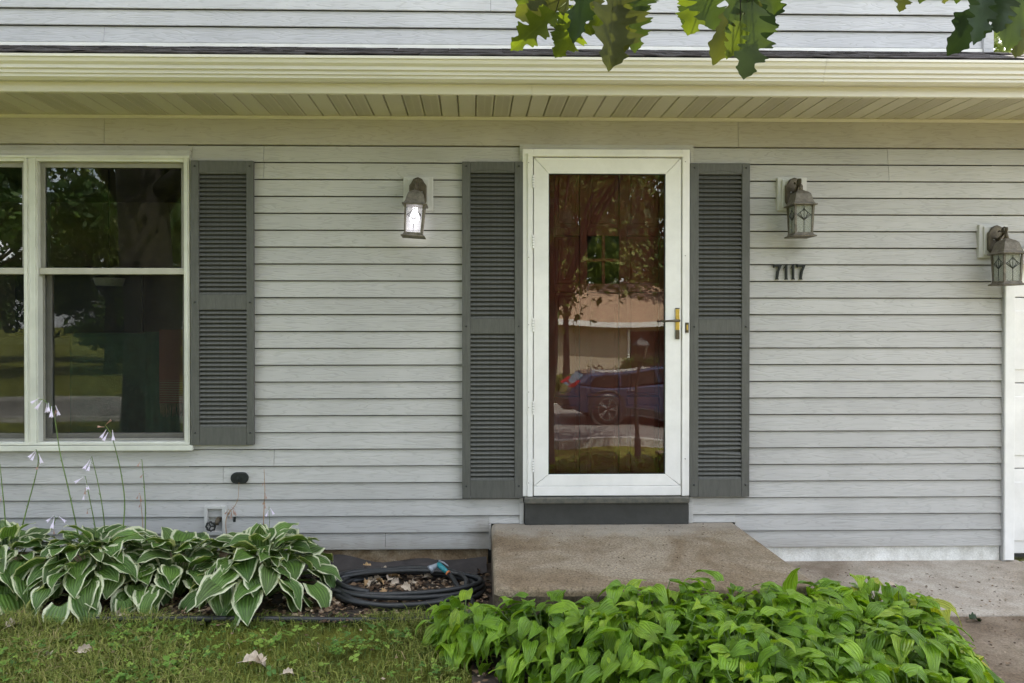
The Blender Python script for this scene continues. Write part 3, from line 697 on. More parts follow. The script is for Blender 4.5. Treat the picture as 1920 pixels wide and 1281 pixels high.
# mitred frame members
def miter(name, poly): return part(name, MB().prism(poly, ly0, ly1, 'y'), M['white'], sd_, bev=.0025)
e = .0008
miter('leaf_stile', [(lx0, lzb + e), (gx0 - e, gz0 + .0), (gx0, gz1), (lx0, lz1)][::1])
miter('leaf_stile', [(gx1 + e, gz0), (lx1, lzb + e), (lx1, lz1), (gx1, gz1)])
miter('leaf_rail', [(gx0 + e, gz1 + e * 0), (gx1 - e, gz1), (lx1 - .004, lz1), (lx0 + .004, lz1)])
miter('leaf_rail', [(lx0 + .004, lzb + e), (lx1 - .004, lzb + e), (gx1 - e, gz0), (gx0 + e, gz0)])
db('kick_rail', M['white'], lx0, lx1, ly0 - .003, ly1, lz0, lzb - .001, .003)
db('door_sweep', M['dark'], lx0, lx1, ly0 + .004, ly1, lz0 - .008, lz0 - .0005, 0)
for (a, b_, c, d_) in ((gx0 - .001, gx0 + .004, gz0, gz1), (gx1 - .004, gx1 + .001, gz0, gz1), (gx0, gx1, gz1 - .004, gz1 + .001), (gx0, gx1, gz0 - .001, gz0 + .004)):
    db('glazing_bead', M['dark'], a, b_, ly0 + .003, ly0 + .012, c, d_, 0)
db('pane', M['glass_door'], gx0, gx1, ly0 + .014, ly0 + .018, gz0, gz1, 0)
# hinges
for (ya, yb_) in ((329, 353), (441, 466), (597, 622), (752, 777), (860, 884)):
    z1_, z0_ = PZ(ya, fy, 1000), PZ(yb_, fy, 1000); hx = lx0 - .004
    h_ = part('hinge', MB().lathe([(.006, z0_), (.006, z1_)], 8, 'z', (hx, fy - .014, 0)), M['white'], sd_)
    for q in range(1, 5): z_ = z0_ + (z1_ - z0_) * q / 5; part('hinge_knuckle', MB().lathe([(.0066, z_ - .0008), (.0066, z_ + .0008)], 8, 'z', (hx, fy - .014, 0)), M['dark'], h_)
# handle
hy = ly0 - .001
hx0, hx1 = PX(1265.5, fy), PX(1273, fy); hz1, hz0, hzm = PZ(580, fy), PZ(636, fy), PZ(619, fy)
hd = db('handle', M['brass'], hx0, hx1, hy - .008, hy, hzm, hz1, .002)
db('handle_lock', M['bronze'], hx0, hx1, hy - .010, hy, hz0, hzm - .0005, .002)
db('handle_cap', M['bronze'], hx0 - .001, hx1 + .001, hy - .009, hy, hz1 + .0005, hz1 + .008, .002)
hxc = (hx0 + hx1) / 2; hzc = PZ(601.5, fy)
lev = MB().tube([(hxc + .008, hy - .001, hzc), (hxc + .004, hy - .03, hzc), (hxc - .01, hy - .045, hzc), (hxc - .06, hy - .047, hzc - .002), (hxc - .105, hy - .045, hzc - .004)], [.008, .008, .008, .0065, .0055], 8)
o = part('lever', lev, M['bronze'], sd_, smooth=True)
st_ = db('strike_plate', M['bronze'], PX(1284.5, fy), PX(1291, fy), fy - .010, fy - .0002, PZ(624, fy), PZ(605, fy), .002)
bx('doorbell_button', M['brass'], st_, PX(1286.5, fy), PX(1289, fy), fy - .013, fy - .010, PZ(619, fy), PZ(609, fy))
for (px_, py_) in ((991, 306), (991, 483), (991, 609), (1284, 304), (1284, 480), (1284, 860), (991, 735), (991, 764), (1033, 289), (1138, 290), (1243, 291), (991, 905)):
    xx, z_ = P(px_, py_, fy); part('screw', MB().lathe([(.0026, fy - .0135), (.0026, fy - .0005)], 6, 'y', (xx, 0, z_)), M['bronze'], sd_)
# sill and riser
hb('door_sill', M['chipped'], PX(983, -.075), PX(1293, -.075), -.085, .05, sillz0, sillz1, .006)
hb('riser', M['riser'], PX(984, -.05), PX(1291, -.05), -.055, .05, stz + .001, sillz0 - .001, .002)
hb('door_trim', M['siding'], DX0, PX(982.5, -.05), -.036, 0, stz + .001, sillz0 - .001, .002)
hb('door_trim', M['siding'], PX(1293, -.05), DX1, -.036, 0, stz + .001, sillz0 - .001, .002)
hb('siding_end_trim', M['siding'], SX0 - .001, SX0 + .012, -.034, 0, ZB - .005, stz - .001, .002)
# inner door: stiles, rails, sunk panels, four small lights
fd = empty('front_door'); fd.parent = house
iy = .045
def ib(name, mat, px0, px1, py0, py1, ya, yb_, bev=.003):
    a0, a1 = PX(px0, iy), PX(px1, iy); c1, c0 = PZ(py0, iy), PZ(py1, iy)
    return bx(name, mat, fd, a0, a1, ya, yb_, c0, c1, bev)
colsx = [(1010, 1040), (1087, 1101), (1161, 1176), (1236, 1262)]
rowsy = [(296, 316), (426, 442), (532, 548), (744, 760), (895, 930)]
for a, b_ in colsx: ib('stile', M['door_red'], a, b_, 296, 935, iy, iy + .04)
gaps = [(1040, 1087), (1101, 1161), (1176, 1236)]
for a, b_ in gaps:
    for c, d_ in rowsy: ib('rail', M['door_red'], a + .3, b_ - .3, c, d_, iy + .001, iy + .039)
    for i in range(4):
        c, d_ = rowsy[i][1], rowsy[i + 1][0]
        if a == 1101 and i == 1: continue
        ib('panel', M['door_red'], a + .3, b_ - .3, c + .3, d_ - .3, iy + .014, iy + .03)
        ib('panel_field', M['door_red'], a + 7, b_ - 7, c + 7, d_ - 7, iy + .006, iy + .0145, .004)
ib('muntin', M['door_red'], 1128.5, 1134.5, 442, 532, iy + .001, iy + .03); ib('muntin', M['door_red'], 1101, 1161, 484.5, 490.5, iy + .002, iy + .029)
for a, b_ in ((1101, 1128), (1135, 1161)):
    for c, d_ in ((442, 484), (491, 532)): ib('pane', M['glass_win'], a, b_, c, d_, iy + .010, iy + .014, 0)
kx, kz = P(1250, 602, iy); part('knob', MB().lathe([(.012, iy - .03), (.028, iy - .045), (.030, iy - .06), (.02, iy - .07), (.001, iy - .071)], 14, 'y', (kx + .03, 0, kz)), M['brass'], fd, smooth=True)
part('deadbolt', MB().lathe([(.026, iy - .001), (.026, iy - .012), (.012, iy - .016)], 14, 'y', (kx + .03, 0, kz - .12)), M['brass'], fd, smooth=True)

# ---------------------------------------------------------------- corner and garage
cyf = -.050
hb('corner_trim', M['siding'], XR_low + .001, PX(1885, cyf), -.040, 0, -.0, ZCUT + .05, .002)
hb('garage_trim', M['white'], PX(1885.5, cyf), PX(1904, cyf), cyf, .10, .02, ZCUT - .02, .004)
xa = PX(1885.5, cyf); zt = ZCUT
part('garage_trim', MB().prism([(xa, zt - .019), (xa + .058, zt - .019), (xa + .40, zt + .32), (xa + .40, zt + .40)], cyf, .10, 'y'), M['white'], house, bev=.003)
hb('garage_trim', M['white'], xa + .401, 5.6, cyf, .10, zt + .32, zt + .40, .004)
hb('garage_trim', M['white'], 6.0, 6.06, cyf, .10, .02, zt - .019, .004)
part('garage_trim', MB().prism([(6.06, zt - .019), (6.0, zt - .019), (5.601, zt + .32), (5.601, zt + .40)], cyf, .10, 'y'), M['white'], house, bev=.003)
hb('wall', M['siding'], 6.07, XR_hi, -.01, .1, 0, zt + .05)
hb('wall', M['siding'], 3.18, 8.1, .1005, .13, 0, rz(0) - .07); gd = empty('garage_door'); gd.parent = house  # unseen wall added behind the garage door to block light through its gaps
gx_0 = PX(1904, cyf) + .002; zz_ = .03
for r_ in range(4):
    z0_, z1_ = zz_ + r_ * .535, zz_ + (r_ + 1) * .535 - .006
    bx('door_section', M['white'], gd, gx_0 - .03, 6.03, .06, .09, z0_, z1_, .004)
    for c_ in range(4):
        a = gx_0 + .045 + c_ * .69
        fr = bx('raised_panel', M['white'], gd, a, a + .60, .052, .0595, z0_ + .08, z1_ - .08, .006)
bx('door_seal', M['dark'], gd, gx_0, 6.0, .058, .088, .010, .029)

# ---------------------------------------------------------------- shutters
def shutter(px0, px1, py0, py1, sx, sections, label, arch=True, broken=None):
    yb, yf_ = -.027, -.054
    pm = (px0 + px1) / 2
    x0, x1 = PX(px0, yf_), PX(px1, yf_); z1, z0 = PZ(py0, yf_, pm), PZ(py1, yf_, pm)
    s_ = empty('shutter', ((x0 + x1) / 2, 0, z0)); tag(s_, label, 'shutter', 'charcoal louvered shutters on the house front')
    ox, oz = (x0 + x1) / 2, z0
    def b(name, a, b_, y0, y1, c, d_, bev=.003, mat=None): return bx(name, mat or M['shutter'], s_, a - ox, b_ - ox, y0, y1, c - oz, d_ - oz, bev)
    li0, li1 = PX(sx[0], yf_), PX(sx[1], yf_)
    b('stile', x0, li0, yf_, yb, z0, z1); b('stile', li1, x1, yf_, yb, z0, z1)
    b('backing', li0, li1, yb - .004, yb - .0005, z0 + .01, z1 - .01, 0, M['dark'])
    zc = [PZ(q, yf_, pm) for q in (sections[0][0], sections[0][1], sections[1][0], sections[1][1])]
    rails = [(zc[0], z1), (zc[2], zc[1]), (z0, zc[3])]
    for (a, b_) in rails: b('rail', li0 + .0005, li1 - .0005, yf_ + .002, yb - .005, a, b_, .002)
    # arched brow above the top louvers
    n = 10; hw = (li1 - li0) / 2; cxx = (li0 + li1) / 2
    top = [(cxx + hw * (2 * i / n - 1) - ox, zc[0] + .004 + .018 * (1 - (2 * i / n - 1) ** 2) ** 1.2 - oz) for i in range(n + 1)]
    part('arch_bead', MB().tube([(p[0], yf_ + .002, p[1]) for p in top], .0022, 5), M['shutter'], s_)
    lm = None
    for si in (0, 1):
        za, zb = zc[2 * si], zc[2 * si + 1]; n = round((za - zb) / .0262); p_ = (za - zb) / n
        me = MB().prism([(yf_ + .003, .0), (yf_ + .003, .0035), (yb - .012, p_ * .66), (yb - .009, p_ * .52)], li0 - ox + .001, li1 - ox - .001, 'x').mesh('louver', M['shutter'])
        for k in range(n):
            o = link('louver', me, s_, (0, 0, zb - oz + k * p_ + .001))
            if broken and si == 1 and k in broken: o.rotation_euler = (0, broken[k], 0); o.location.z -= .004
    for zq in ((zc[0] + z1) / 2 - .012 * 0 + .006, (zc[1] + zc[2]) / 2, (z0 + zc[3]) / 2 + .02):
        for xq in ((x0 + li0) / 2, (x1 + li1) / 2):
            part('screw_cap', MB().lathe([(.006, yf_ + .001), (.0055, yf_ - .004), (.001, yf_ - .006)], 8, 'y', (xq - ox, 0, zq - oz)), M['dark'], s_, smooth=True)
    return s_
shutter(358, 475.5, 301, 835, (373, 462), ((326, 553), (581, 801)), 'charcoal louvered shutter on the right side of the double hung window')
shutter(866.5, 981, 303, 935, (882, 965), ((324, 598), (626, 901)), 'charcoal louvered shutter on the left, hinged side of the white storm door')
shutter(1293.5, 1406, 306, 932, (1310, 1391), ((327, 599), (626, 899)), 'charcoal louvered shutter on the right, handle side of the storm door', broken={6: .05, 7: -.03})

# ---------------------------------------------------------------- wall lanterns
def square(h, z, cy_): return [(-h, cy_ - h, z), (h, cy_ - h, z), (h, cy_ + h, z), (-h, cy_ + h, z)]
def lantern(px, py, label, lit=False, tilt=0.0, rot=0.0, wide=1.0):
    x, z = P(px, py, -.02)
    t_ = tag(empty('wall_lantern', (x, 0, z)), label, 'wall lamp', 'weathered lanterns on the house front')
    w2_, h2 = .089, .101
    part('mounting_block', MB().box(-w2_, w2_, -.040, -.012, -h2, h2), M['block'], t_, bev=.002)
    part('mounting_block_face', MB().box(-.066, .066, -.052, -.0402, -.086, .088), M['block'], t_, bev=.004)
    # arched backplate
    pl = [(-.052, -.055), (-.034, -.074), (.034, -.074), (.052, -.055), (.052, .045), (.040, .060), (.026, .084), (.0, .095), (-.026, .084), (-.040, .060), (-.052, .045)]
    part('backplate', MB().prism(pl[::-1], -.076, -.0522, 'y'), M['bronze'], t_, bev=.005)
    for sx_ in (-.024, .024): part('screw', MB().lathe([(.005, -.074), (.003, -.080)], 8, 'y', (sx_, 0, .005)), M['steel'], t_)
    cy_ = -.158
    hd_ = empty('lamp_head', (0, -.074, .05)); hd_.parent = t_; hd_.rotation_euler = (0, tilt, rot)
    def lp(name, mb, mat, smooth=False, bev=0): return part(name, mb, mat, hd_, (0, .074, -.05), smooth, bev)
    # scroll arm
    sc_ = []
    for i in range(26):
        a = i / 25 * 3.6 * math.pi; r_ = .026 * (1 - i / 30)
        sc_.append((0, -.110 - .024 + r_ * math.cos(a + 2.6), .058 + r_ * math.sin(a + 2.6) * .95))
    lp('scroll', MB().tube(sc_, [.0055] * 20 + [.004] * 6, 6), M['bronze'], True)
    lp('arm', MB().tube([(0, -.07, .0), (0, -.10, .018), (0, -.128, .038), (0, -.15, .045), (0, cy_, .02), (0, cy_, .0)], [.010, .008, .007, .007, .008, .011], 8), M['bronze'], True)
    for s_ in (-1, 1):
        lp('scroll', MB().tube([(0, -.075, -.02), (s_ * .012, -.10, -.008), (s_ * .016, -.12, .018), (s_ * .008, -.128, .04), (s_ * .020, -.118, .055), (s_ * .014, -.105, .05)], .004, 6), M['bronze'], True)
    rings = [square(h, z_, cy_) for h, z_ in ((.072, -.092), (.073, -.085), (.062, -.080), (.055, -.064), (.050, -.042), (.044, -.022), (.032, -.009), (.020, -.003), (.010, .004))]
    lp('roof', MB().loft(rings), M['verdigris'], bev=.002)
    hb_, zt_, zb_ = .050, -.092, -.250
    tp = .95
    for sx_ in (-1, 1):
        for sy_ in (-1, 1):
            lp('post', MB().loft([[(sx_ * hh + a, cy_ + sy_ * hh + b_, z_) for a, b_ in ((-.0055, -.0055), (.0055, -.0055), (.0055, .0055), (-.0055, .0055))] for hh, z_ in ((hb_ * tp, zb_), (hb_ + .004, zt_))]), M['verdigris'])
    lp('base', MB().loft([square(h, z_, cy_) for h, z_ in ((.069, -.276), (.070, -.270), (.056, -.262), (.054, -.2505))]), M['verdigris'], bev=.002)
    gm = M['glass_lit'] if lit else M['glass_pale']
    h_ = hb_ * .97
    for ax, sg in (('y', -1), ('y', 1), ('x', -1), ('x', 1)):
        a0 = (-h_ + .004, -.2495); a1 = (h_ - .004, -.0925)
        if ax == 'y': mb = MB().box(a0[0], a1[0], cy_ + sg * h_ - .001, cy_ + sg * h_ + .001, a0[1], a1[1])
        else: mb = MB().box(sg * h_ - .001, sg * h_ + .001, cy_ + a0[0], cy_ + a1[0], a0[1], a1[1])
        lp('pane', mb, gm)
        # leaded fan ornament on the pane
        mb = MB(); o_ = sg * (h_ + .0025)
        def q(u, z_): return (u, cy_ + o_, z_) if ax == 'y' else (o_, cy_ + u, z_)
        zc_ = -.155
        mb.tube([q(0, -.249), q(0, -.10)], .0018, 4)
        for s_ in (-1, 1):
            mb.tube([q(s_ * .040, zc_ + .006), q(s_ * .026, zc_ + .018), q(s_ * .008, zc_ + .033), q(0, zc_ + .044)], .0018, 4)
            mb.tube([q(s_ * .041, zc_ + .006), q(s_ * .024, zc_ - .006), q(0, zc_ - .024)], .0018, 4)
            mb.tube([q(s_ * .022, zc_ + .020), q(s_ * .014, zc_ - .002), q(0, zc_ - .022)], .0014, 4)
            mb.tube([q(s_ * .034, zc_ + .013), q(s_ * .018, zc_ - .004), q(0, zc_ - .023)], .0014, 4)
        lp('leading', mb, M['lead'])
    lp('bulb', MB().lathe([(.012, -.10), (.014, -.12), (.027, -.15), (.028, -.17), (.016, -.19), (.002, -.195)], 12, 'z', (0, cy_, 0)), M['bulb_on'] if lit else M['bulb_off'], True)
    if lit:
        ld = bpy.data.lights.new('bulb_light', 'POINT'); ld.energy = .075; ld.color = (1, .97, 1); ld.shadow_soft_size = .03
        lo = bpy.data.objects.new('bulb_light', ld); COL.objects.link(lo); lo.parent = hd_; lo.location = (0, .074 + cy_, -.05 - .225)
    return t_
lantern(784.5, 364.5, 'lit bronze wall lantern hanging askew left of the storm door', lit=True, tilt=R(3.5))
lantern(1483, 365, 'unlit weathered wall lantern directly above the house number')
lantern(1859, 453, 'unlit weathered lantern at the garage corner with scrolled arm, farthest right', rot=R(0))

# ---------------------------------------------------------------- house number
hn = tag(empty('house_number', (PX(1449, -.02), 0, PZ(524.5, -.02, 1480))), 'dark green metal numerals 7117 on the siding below the middle lantern', 'house number')
def seven():
    return [(-.002, .073), (.0, .094), (.006, .090), (.050, .092), (.052, .086), (.036, .05), (.029, .008), (.034, .0), (.010, .0), (.016, .008), (.020, .045), (.034, .077), (.008, .078), (.003, .072)]
def one():
    return [(.0, .066), (.018, .094), (.025, .094), (.025, .008), (.031, .0), (.006, .0), (.012, .008), (.012, .076), (.003, .068)]
s7 = .93
for ch, px in (('7', 1449), ('1', 1468), ('1', 1481), ('7', 1493.3)):
    dxn = PX(px, -.02) - PX(1449, -.02)
    pol = seven() if ch == '7' else one()
    part('digit', MB().prism([(x * (.94 if ch == '7' else .84) + dxn, z) for x, z in pol][::-1], -.036, -.022, 'y'), M['darkgreen'], hn, bev=.0012)

# ---------------------------------------------------------------- faucet box, cover, wire
fx, fz = P(405, 975, -.02)
fb = tag(empty('faucet_box', (fx, 0, fz)), 'pale grey faucet box with black wheel handle behind the variegated hostas', 'faucet')
w_, h_ = .064, .088
for (a, b_, c, d_) in ((-w_, -w_ + .020, -h_, h_), (w_ - .022, w_, -h_, h_), (-w_ + .020, w_ - .022, h_ - .018, h_), (-w_ + .020, w_ - .022, -h_, -h_ + .022)):
    part('box_frame', MB().box(a, b_, -.044, -.004, c, d_), M['block'], fb, bev=.003)
part('box_back', MB().box(-w_ + .02, w_ - .022, -.016, -.004, -h_ + .022, h_ - .018), M['kerb'], fb)
part('spigot', MB().tube([(.020, -.016, .006), (.020, -.045, .006), (.020, -.062, .0), (.020, -.07, -.018)], [.016, .015, .013, .012], 10), M['bronze'], fb, smooth=True)
part('valve_stem', MB().tube([(.014, -.040, .0), (.0, -.058, -.014), (-.013, -.070, -.024)], .007, 8), M['steel'], fb, smooth=True)
wh = MB(); cc = Vector((-.014, -.072, -.026))
wh.tube([cc + Vector((.026 * math.cos(a) * (1 + .09 * math.cos(8 * a)), -.004 * math.sin(a), .026 * math.sin(a) * (1 + .09 * math.cos(8 * a)))) for a in np.linspace(0, 2 * math.pi, 49)], .0055, 6)
for a in (0, 2.09, 4.19): wh.tube([cc, cc + Vector((.024 * math.cos(a), 0, .024 * math.sin(a)))], .004, 5)
part('wheel_handle', wh, M['dark'], fb, smooth=True)
ox_, oz_ = P(450, 896, -.02)
oc = tag(empty('outlet_cover', (ox_, 0, oz_)), 'oval dark green outlet cover on the siding above the faucet box', 'outlet cover')
def stadium(w, h, n=10):
    r_ = h; pts_ = []
    for k in range(n + 1): a = -math.pi / 2 + math.pi * k / n; pts_.append((w - r_ + r_ * math.cos(a), r_ * math.sin(a)))
    for k in range(n + 1): a = math.pi / 2 + math.pi * k / n; pts_.append((-w + r_ + r_ * math.cos(a), r_ * math.sin(a)))
    return pts_
part('cover_plate', MB().loft([[(x, y, z) for x, z in stadium(w, h)] for y, w, h in ((-.012, .053, .034), (-.034, .053, .034), (-.040, .049, .030))][::-1]), M['darkgreen'], oc, smooth=False)
part('knob', MB().lathe([(.018, -.040), (.018, -.044), (.012, -.044), (.011, -.050), (.003, -.052)], 16, 'y', (-.004, 0, -.002)), M['darkgreen'], oc, smooth=False)

# ================================================================== INTERIOR THINGS
def drape(x0, x1, z0, z1, y, amp, per, mat, name, parent=None, seg=60):
    v = []; f = []
    for i in range(seg + 1):
        x = x0 + (x1 - x0) * i / seg; yy = y + amp * math.sin(x * per)
        v += [(x, yy, z0), (x, yy, z1), (x, yy + .004, z0), (x, yy + .004, z1)]
    for i in range(seg):
        a = 4 * i; f += [(a, a+4, a+5, a+1), (a+2, a+3, a+7, a+6), (a+1, a+5, a+7, a+3)]
    return part(name, MB().add(v, f), mat, parent, smooth=True)
yc = 1.15
sofa = tag(empty('sofa', (0, 0, .30)), 'green sofa seen from behind through the window', 'sofa')
sa, sb_ = PX(140, yc), PX(300, .7)
za_ = PZ(624, yc)
part('backrest', MB().box(sa, sb_ + .05, yc - .1, yc + .12, 0.05, za_ - .30), M['green_cloth'], sofa, bev=.03)
part('seat', MB().box(sa, sb_ + .05, yc + .12, yc + .8, .05, .42), M['green_cloth'], sofa, bev=.03)
cu = drape(PX(270, .22), PX(352, .22), .34, PZ(622, .22), .22, .012, 60, M['green_cloth'], 'curtain')
cu = tag(cu, 'dark green cloth hanging at the right inside of the window', 'curtain')
th = drape(PX(298, .17), PX(350, .17), PZ(755, .17), PZ(618, .17), .17, .006, 45, M['throw'], 'blanket')
tag(th, 'red brown throw blanket with pale stripes and fringe hanging behind the window', 'blanket')
mbf = MB(); xa_ = PX(298, .17)
for i in range(26):
    x = xa_ + (PX(350, .17) - xa_) * (i + .5) / 26; z_ = PZ(755, .17)
    mbf.tube([(x, .172, z_), (x + rng.uniform(-.006, .006), .172, z_ - .04), (x + rng.uniform(-.008, .008), .174, z_ - rng.uniform(.07, .09))], [.002, .003, .001], 4)
part('fringe', mbf, M['pale_leaf'], th)
tv = tag(empty('television', (PX(140, 2.9), 3.0, PZ(565, 2.9))), 'dark television on the far wall behind the window glass', 'television')
part('screen', MB().box(-.62, .62, -.02, .02, -.34, .34), simple('tv screen', (.03, .05, .06), .15), tv, bev=.01)
part('stand', MB().box(-.7, .7, -.2, .2, -.42, -.36), M['kerb'], tv)
cl_ = tag(empty('ceiling_lamp', (PX(205, 1.6), 1.6, PZ(530, 1.6))), 'small pale hanging lamp inside the room behind the window', 'lamp')
part('shade', MB().lathe([(.10, -.03), (.12, .03)], 18), M['white'], cl_); part('cord', MB().tube([(0, 0, .03), (0, 0, 2.70 - PZ(530, 1.6))], .004, 5), M['dark'], cl_)

# ================================================================== HOSTAS
def hosta_leaf(L_, Wd, nu, nv, fold, droop, wav, seed, cord=.12, tipw=.9, rise=0.25):
    rr = random.Random(seed); ph = rr.uniform(0, 6); v = []; f = []; uv = []
    c = Vector((0, 0, 0)); ang = rise; pos = []
    for j in range(nv + 1):
        t_ = j / nv; pos.append((c.copy(), ang))
        ang = rise - droop * ((j + 1) / nv) ** 1.15
        c = c + Vector((math.cos(ang), 0, math.sin(ang))) * (L_ / nv)
    tw = rr.uniform(-.25, .25)
    for j in range(nv + 1):
        t_ = j / nv; p_, a = pos[j]
        w = Wd * .5 * (max(0, math.sin(math.pi * min(1, (t_ * .93 + .07)) ** .62)) ** .85) * (1 - .25 * t_) * 1.12
        if cord < .1: w *= 1.12 * (1 - .50 * t_ ** 2)
        if j == nv: w = .0
        for i in range(nu + 1):
            u = 2 * i / nu - 1
            back = cord * L_ * u * u * math.exp(-t_ * 7)
            up = fold * abs(u) * w - .35 * fold * w * u * u + wav * math.sin(t_ * 11 + ph + (1.2 if u > 0 else 0)) * u * u * Wd * .5 * (t_ > .05)
            lat = w * u; 
            vx = Vector((p_.x - back * math.cos(a), lat, p_.z - back * math.sin(a))) + Vector((-math.sin(a), 0, math.cos(a))) * (up + tw * lat * t_ * .6)
            v.append(vx); uv.append((u, t_))
    for j in range(nv):
        for i in range(nu): a = j * (nu + 1) + i; f.append((a, a + 1, a + nu + 2, a + nu + 1))
    return MB().add(v, f, uv)
var_me = [hosta_leaf(.150 * s, .122 * s * w, 6, 7, .26, d * .8, wv, i, cord=.16, rise=rs).mesh('leaf', M['hosta_var'], True)
          for i, (s, w, d, wv, rs) in enumerate([(1, 1, .9, .10, .2), (1.15, .95, 1.2, .12, .3), (.9, 1.1, .7, .10, .1), (1.1, .85, 1.1, .14, .2), (1.0, 1.05, 1.5, .12, .4), (.85, .9, .6, .08, .1), (1.2, 1.0, 1.0, .12, .25), (1.0, .8, 1.3, .15, .2)])]
grn_me = [hosta_leaf(.158 * s, .066 * s * w, 4, 7, .5, d, wv, 50 + i, cord=.06, rise=rs).mesh('leaf', M['hosta_green'], True)
          for i, (s, w, d, wv, rs) in enumerate([(1, 1, 1.2, .10, .3), (1.12, .95, 1.6, .14, .5), (.85, 1.12, .9, .10, .2), (1.15, .85, 1.3, .18, .3), (1.0, 1.15, 1.8, .12, .6), (.8, .95, 1.0, .12, .2), (1.05, 1.25, 1.4, .10, .4), (.95, .9, 2.0, .2, .5), (1.2, 1.05, 1.1, .15, .3), (.9, 1.2, 1.5, .1, .2)])]
def hosta(x, y, n, rad, hgt, meshes, label, group, seed, name, sector=None, sc=1.0, clip=None, yellow=()):
    rr = random.Random(seed); z0 = gz(y)
    h = tag(empty(name, (x, y, z0)), label, 'hosta', group)
    stems = MB(); k = 0; tries = 0
    while k < n and tries < n * 4:
        tries += 1
        t_ = (k + .5) / n                      # 0 innermost/top .. 1 outer/low
        az = tries * 2.39996 + rr.uniform(-.35, .35)
        r_ = rad * (.10 + .78 * t_ ** .8) * rr.uniform(.8, 1.12)
        zz = hgt * (1.0 - .80 * t_ ** 1.7) * rr.uniform(.80, 1.08)
        px_, py_ = r_ * math.cos(az), r_ * math.sin(az)
        if clip and not clip(x + px_, y + py_): 
            if rr.random() < .9: k += .35; k = k; 
            continue
        pitch = R(38 - 95 * t_ ** .9 + rr.uniform(-22, 20))
        if y + py_ > -.20 and math.sin(az) > 0: pitch = max(pitch, R(35))
        o = link('leaf', meshes[rr.randrange(len(meshes))], h, (px_, py_, max(zz, .05)))
        o.rotation_euler = (rr.uniform(-.45, .45), -pitch, az + rr.uniform(-.8, .8)); s_ = sc * rr.uniform(.78, 1.18) * (1.0 - .12 * (t_ < .15)); o.scale = (s_, s_, s_)
        bp_ = Vector((px_ * .12, py_ * .12, 0)); ep = Vector((px_, py_, max(zz, .05)))
        md = bp_.lerp(ep, .5) + Vector((0, 0, .05)); stems.tube([bp_, md, ep], [.0035, .003, .002], 4, False)
        k += 1
    part('stems', stems, M['stem'], h)['kind'] = 'stuff'
    return h
GV = 'variegated hostas along the house wall'
vclip = lambda X, Y: Y < -.06
vh = []
for i, (x, y, n, rad, hg, lb) in enumerate([
    (PX(5, -.5), -.50, 70, .34, .31, 'white edged hosta cut by the left edge of the picture below the window'),
    (PX(185, -.52), -.55, 100, .40, .33, 'large white edged hosta with tall flower stalks below the window'),
    (PX(330, -.48), -.50, 60, .30, .27, 'small white edged hosta between the flowering one and the one below the faucet'),
    (PX(490, -.50), -.54, 100, .42, .31, 'white edged hosta below the outlet cover with one tall upright leaf'),
    (PX(-170, -.5), -.52, 40, .36, .31, 'white edged hosta just outside the left edge')]):
    vh.append(hosta(x, y, int(n * 1.12), rad, hg, var_me, lb, GV, 11 + i, 'variegated_hosta', clip=vclip, sc=1.02))
GG = 'green hostas in the bed before the step'
BED = [(-.26, -1.06), (-.15, -1.28), (.04, -1.48), (.28, -1.72), (.55, -2.0), (.72, -2.55), (1.80, -2.55), (1.93, -2.1), (2.04, -1.7), (2.10, -1.42), (1.98, -1.24), (1.72, -1.14), (1.45, -1.19), (.12, -1.20), (.08, -1.04), (-.12, -.98)]
def bed_d(x, y):
    ins = False; dm = 9
    for k in range(len(BED)):
        x0, y0 = BED[k]; x1, y1 = BED[(k + 1) % len(BED)]
        if (y0 > y) != (y1 > y) and x < (x1 - x0) * (y - y0) / (y1 - y0) + x0: ins = not ins
        t_ = max(0, min(1, ((x - x0) * (x1 - x0) + (y - y0) * (y1 - y0)) / ((x1 - x0) ** 2 + (y1 - y0) ** 2)))
        dm = min(dm, math.hypot(x - x0 - t_ * (x1 - x0), y - y0 - t_ * (y1 - y0)))
    return dm if ins else -dm
def bed_h(x, y):
    d = bed_d(x, y); back = .10 if y > -1.40 and x > .62 else 0      # the rear edge stays high against the step
    t_ = max(0, min(1, (d + back) / .30)); base = .33 * (t_ * (2 - t_)) ** .8
    return base * (1 + .10 * math.sin(x * 9.5 + 1) * math.cos(y * 8.3) + .06 * math.sin(x * 21 + y * 17))
plants = [(-.04, -1.22, 'green hosta at the left end of the bed beside the hose'), (.32, -1.42, 'low green hosta in front of the left half of the step'),
    (.74, -1.42, 'green hosta in front of the middle of the step'), (1.12, -1.42, 'green hosta in front of the right half of the step'),
    (1.50, -1.42, 'green hosta below the right front corner of the step'), (1.86, -1.42, 'green hosta at the right back of the bed beside the walkway'),
    (.70, -1.80, 'green hosta in the front row below the low left one'), (1.08, -1.80, 'green hosta in the front row, middle of the bed'),
    (1.46, -1.80, 'green hosta in the front row, second from the walkway'), (1.80, -1.80, 'green hosta in the front row bordering the walkway with yellowing leaves'),
    (1.02, -2.25, 'green hosta nearest the viewer, cut by the bottom edge'), (1.50, -2.25, 'green hosta nearest the viewer at the walkway corner')]
cells = {k: [] for k in range(len(plants))}
rb = random.Random(77); made = 0
while made < 2900:
    x = rb.uniform(-.35, 2.12); y = rb.uniform(-2.5, -.98)
    if y < -2.2 and rb.random() < .5: continue
    d = bed_d(x, y)
    if d < .015: continue
    k = min(range(len(plants)), key=lambda q: (plants[q][0] - x) ** 2 + (plants[q][1] - y) ** 2)
    if len(cells[k]) >= 290: made += .2; continue
    cells[k].append((x, y, d)); made += 1
leafy = [m.copy() for m in grn_me[:3]]
for m in leafy: m.materials[0] = M['hosta_yellow']
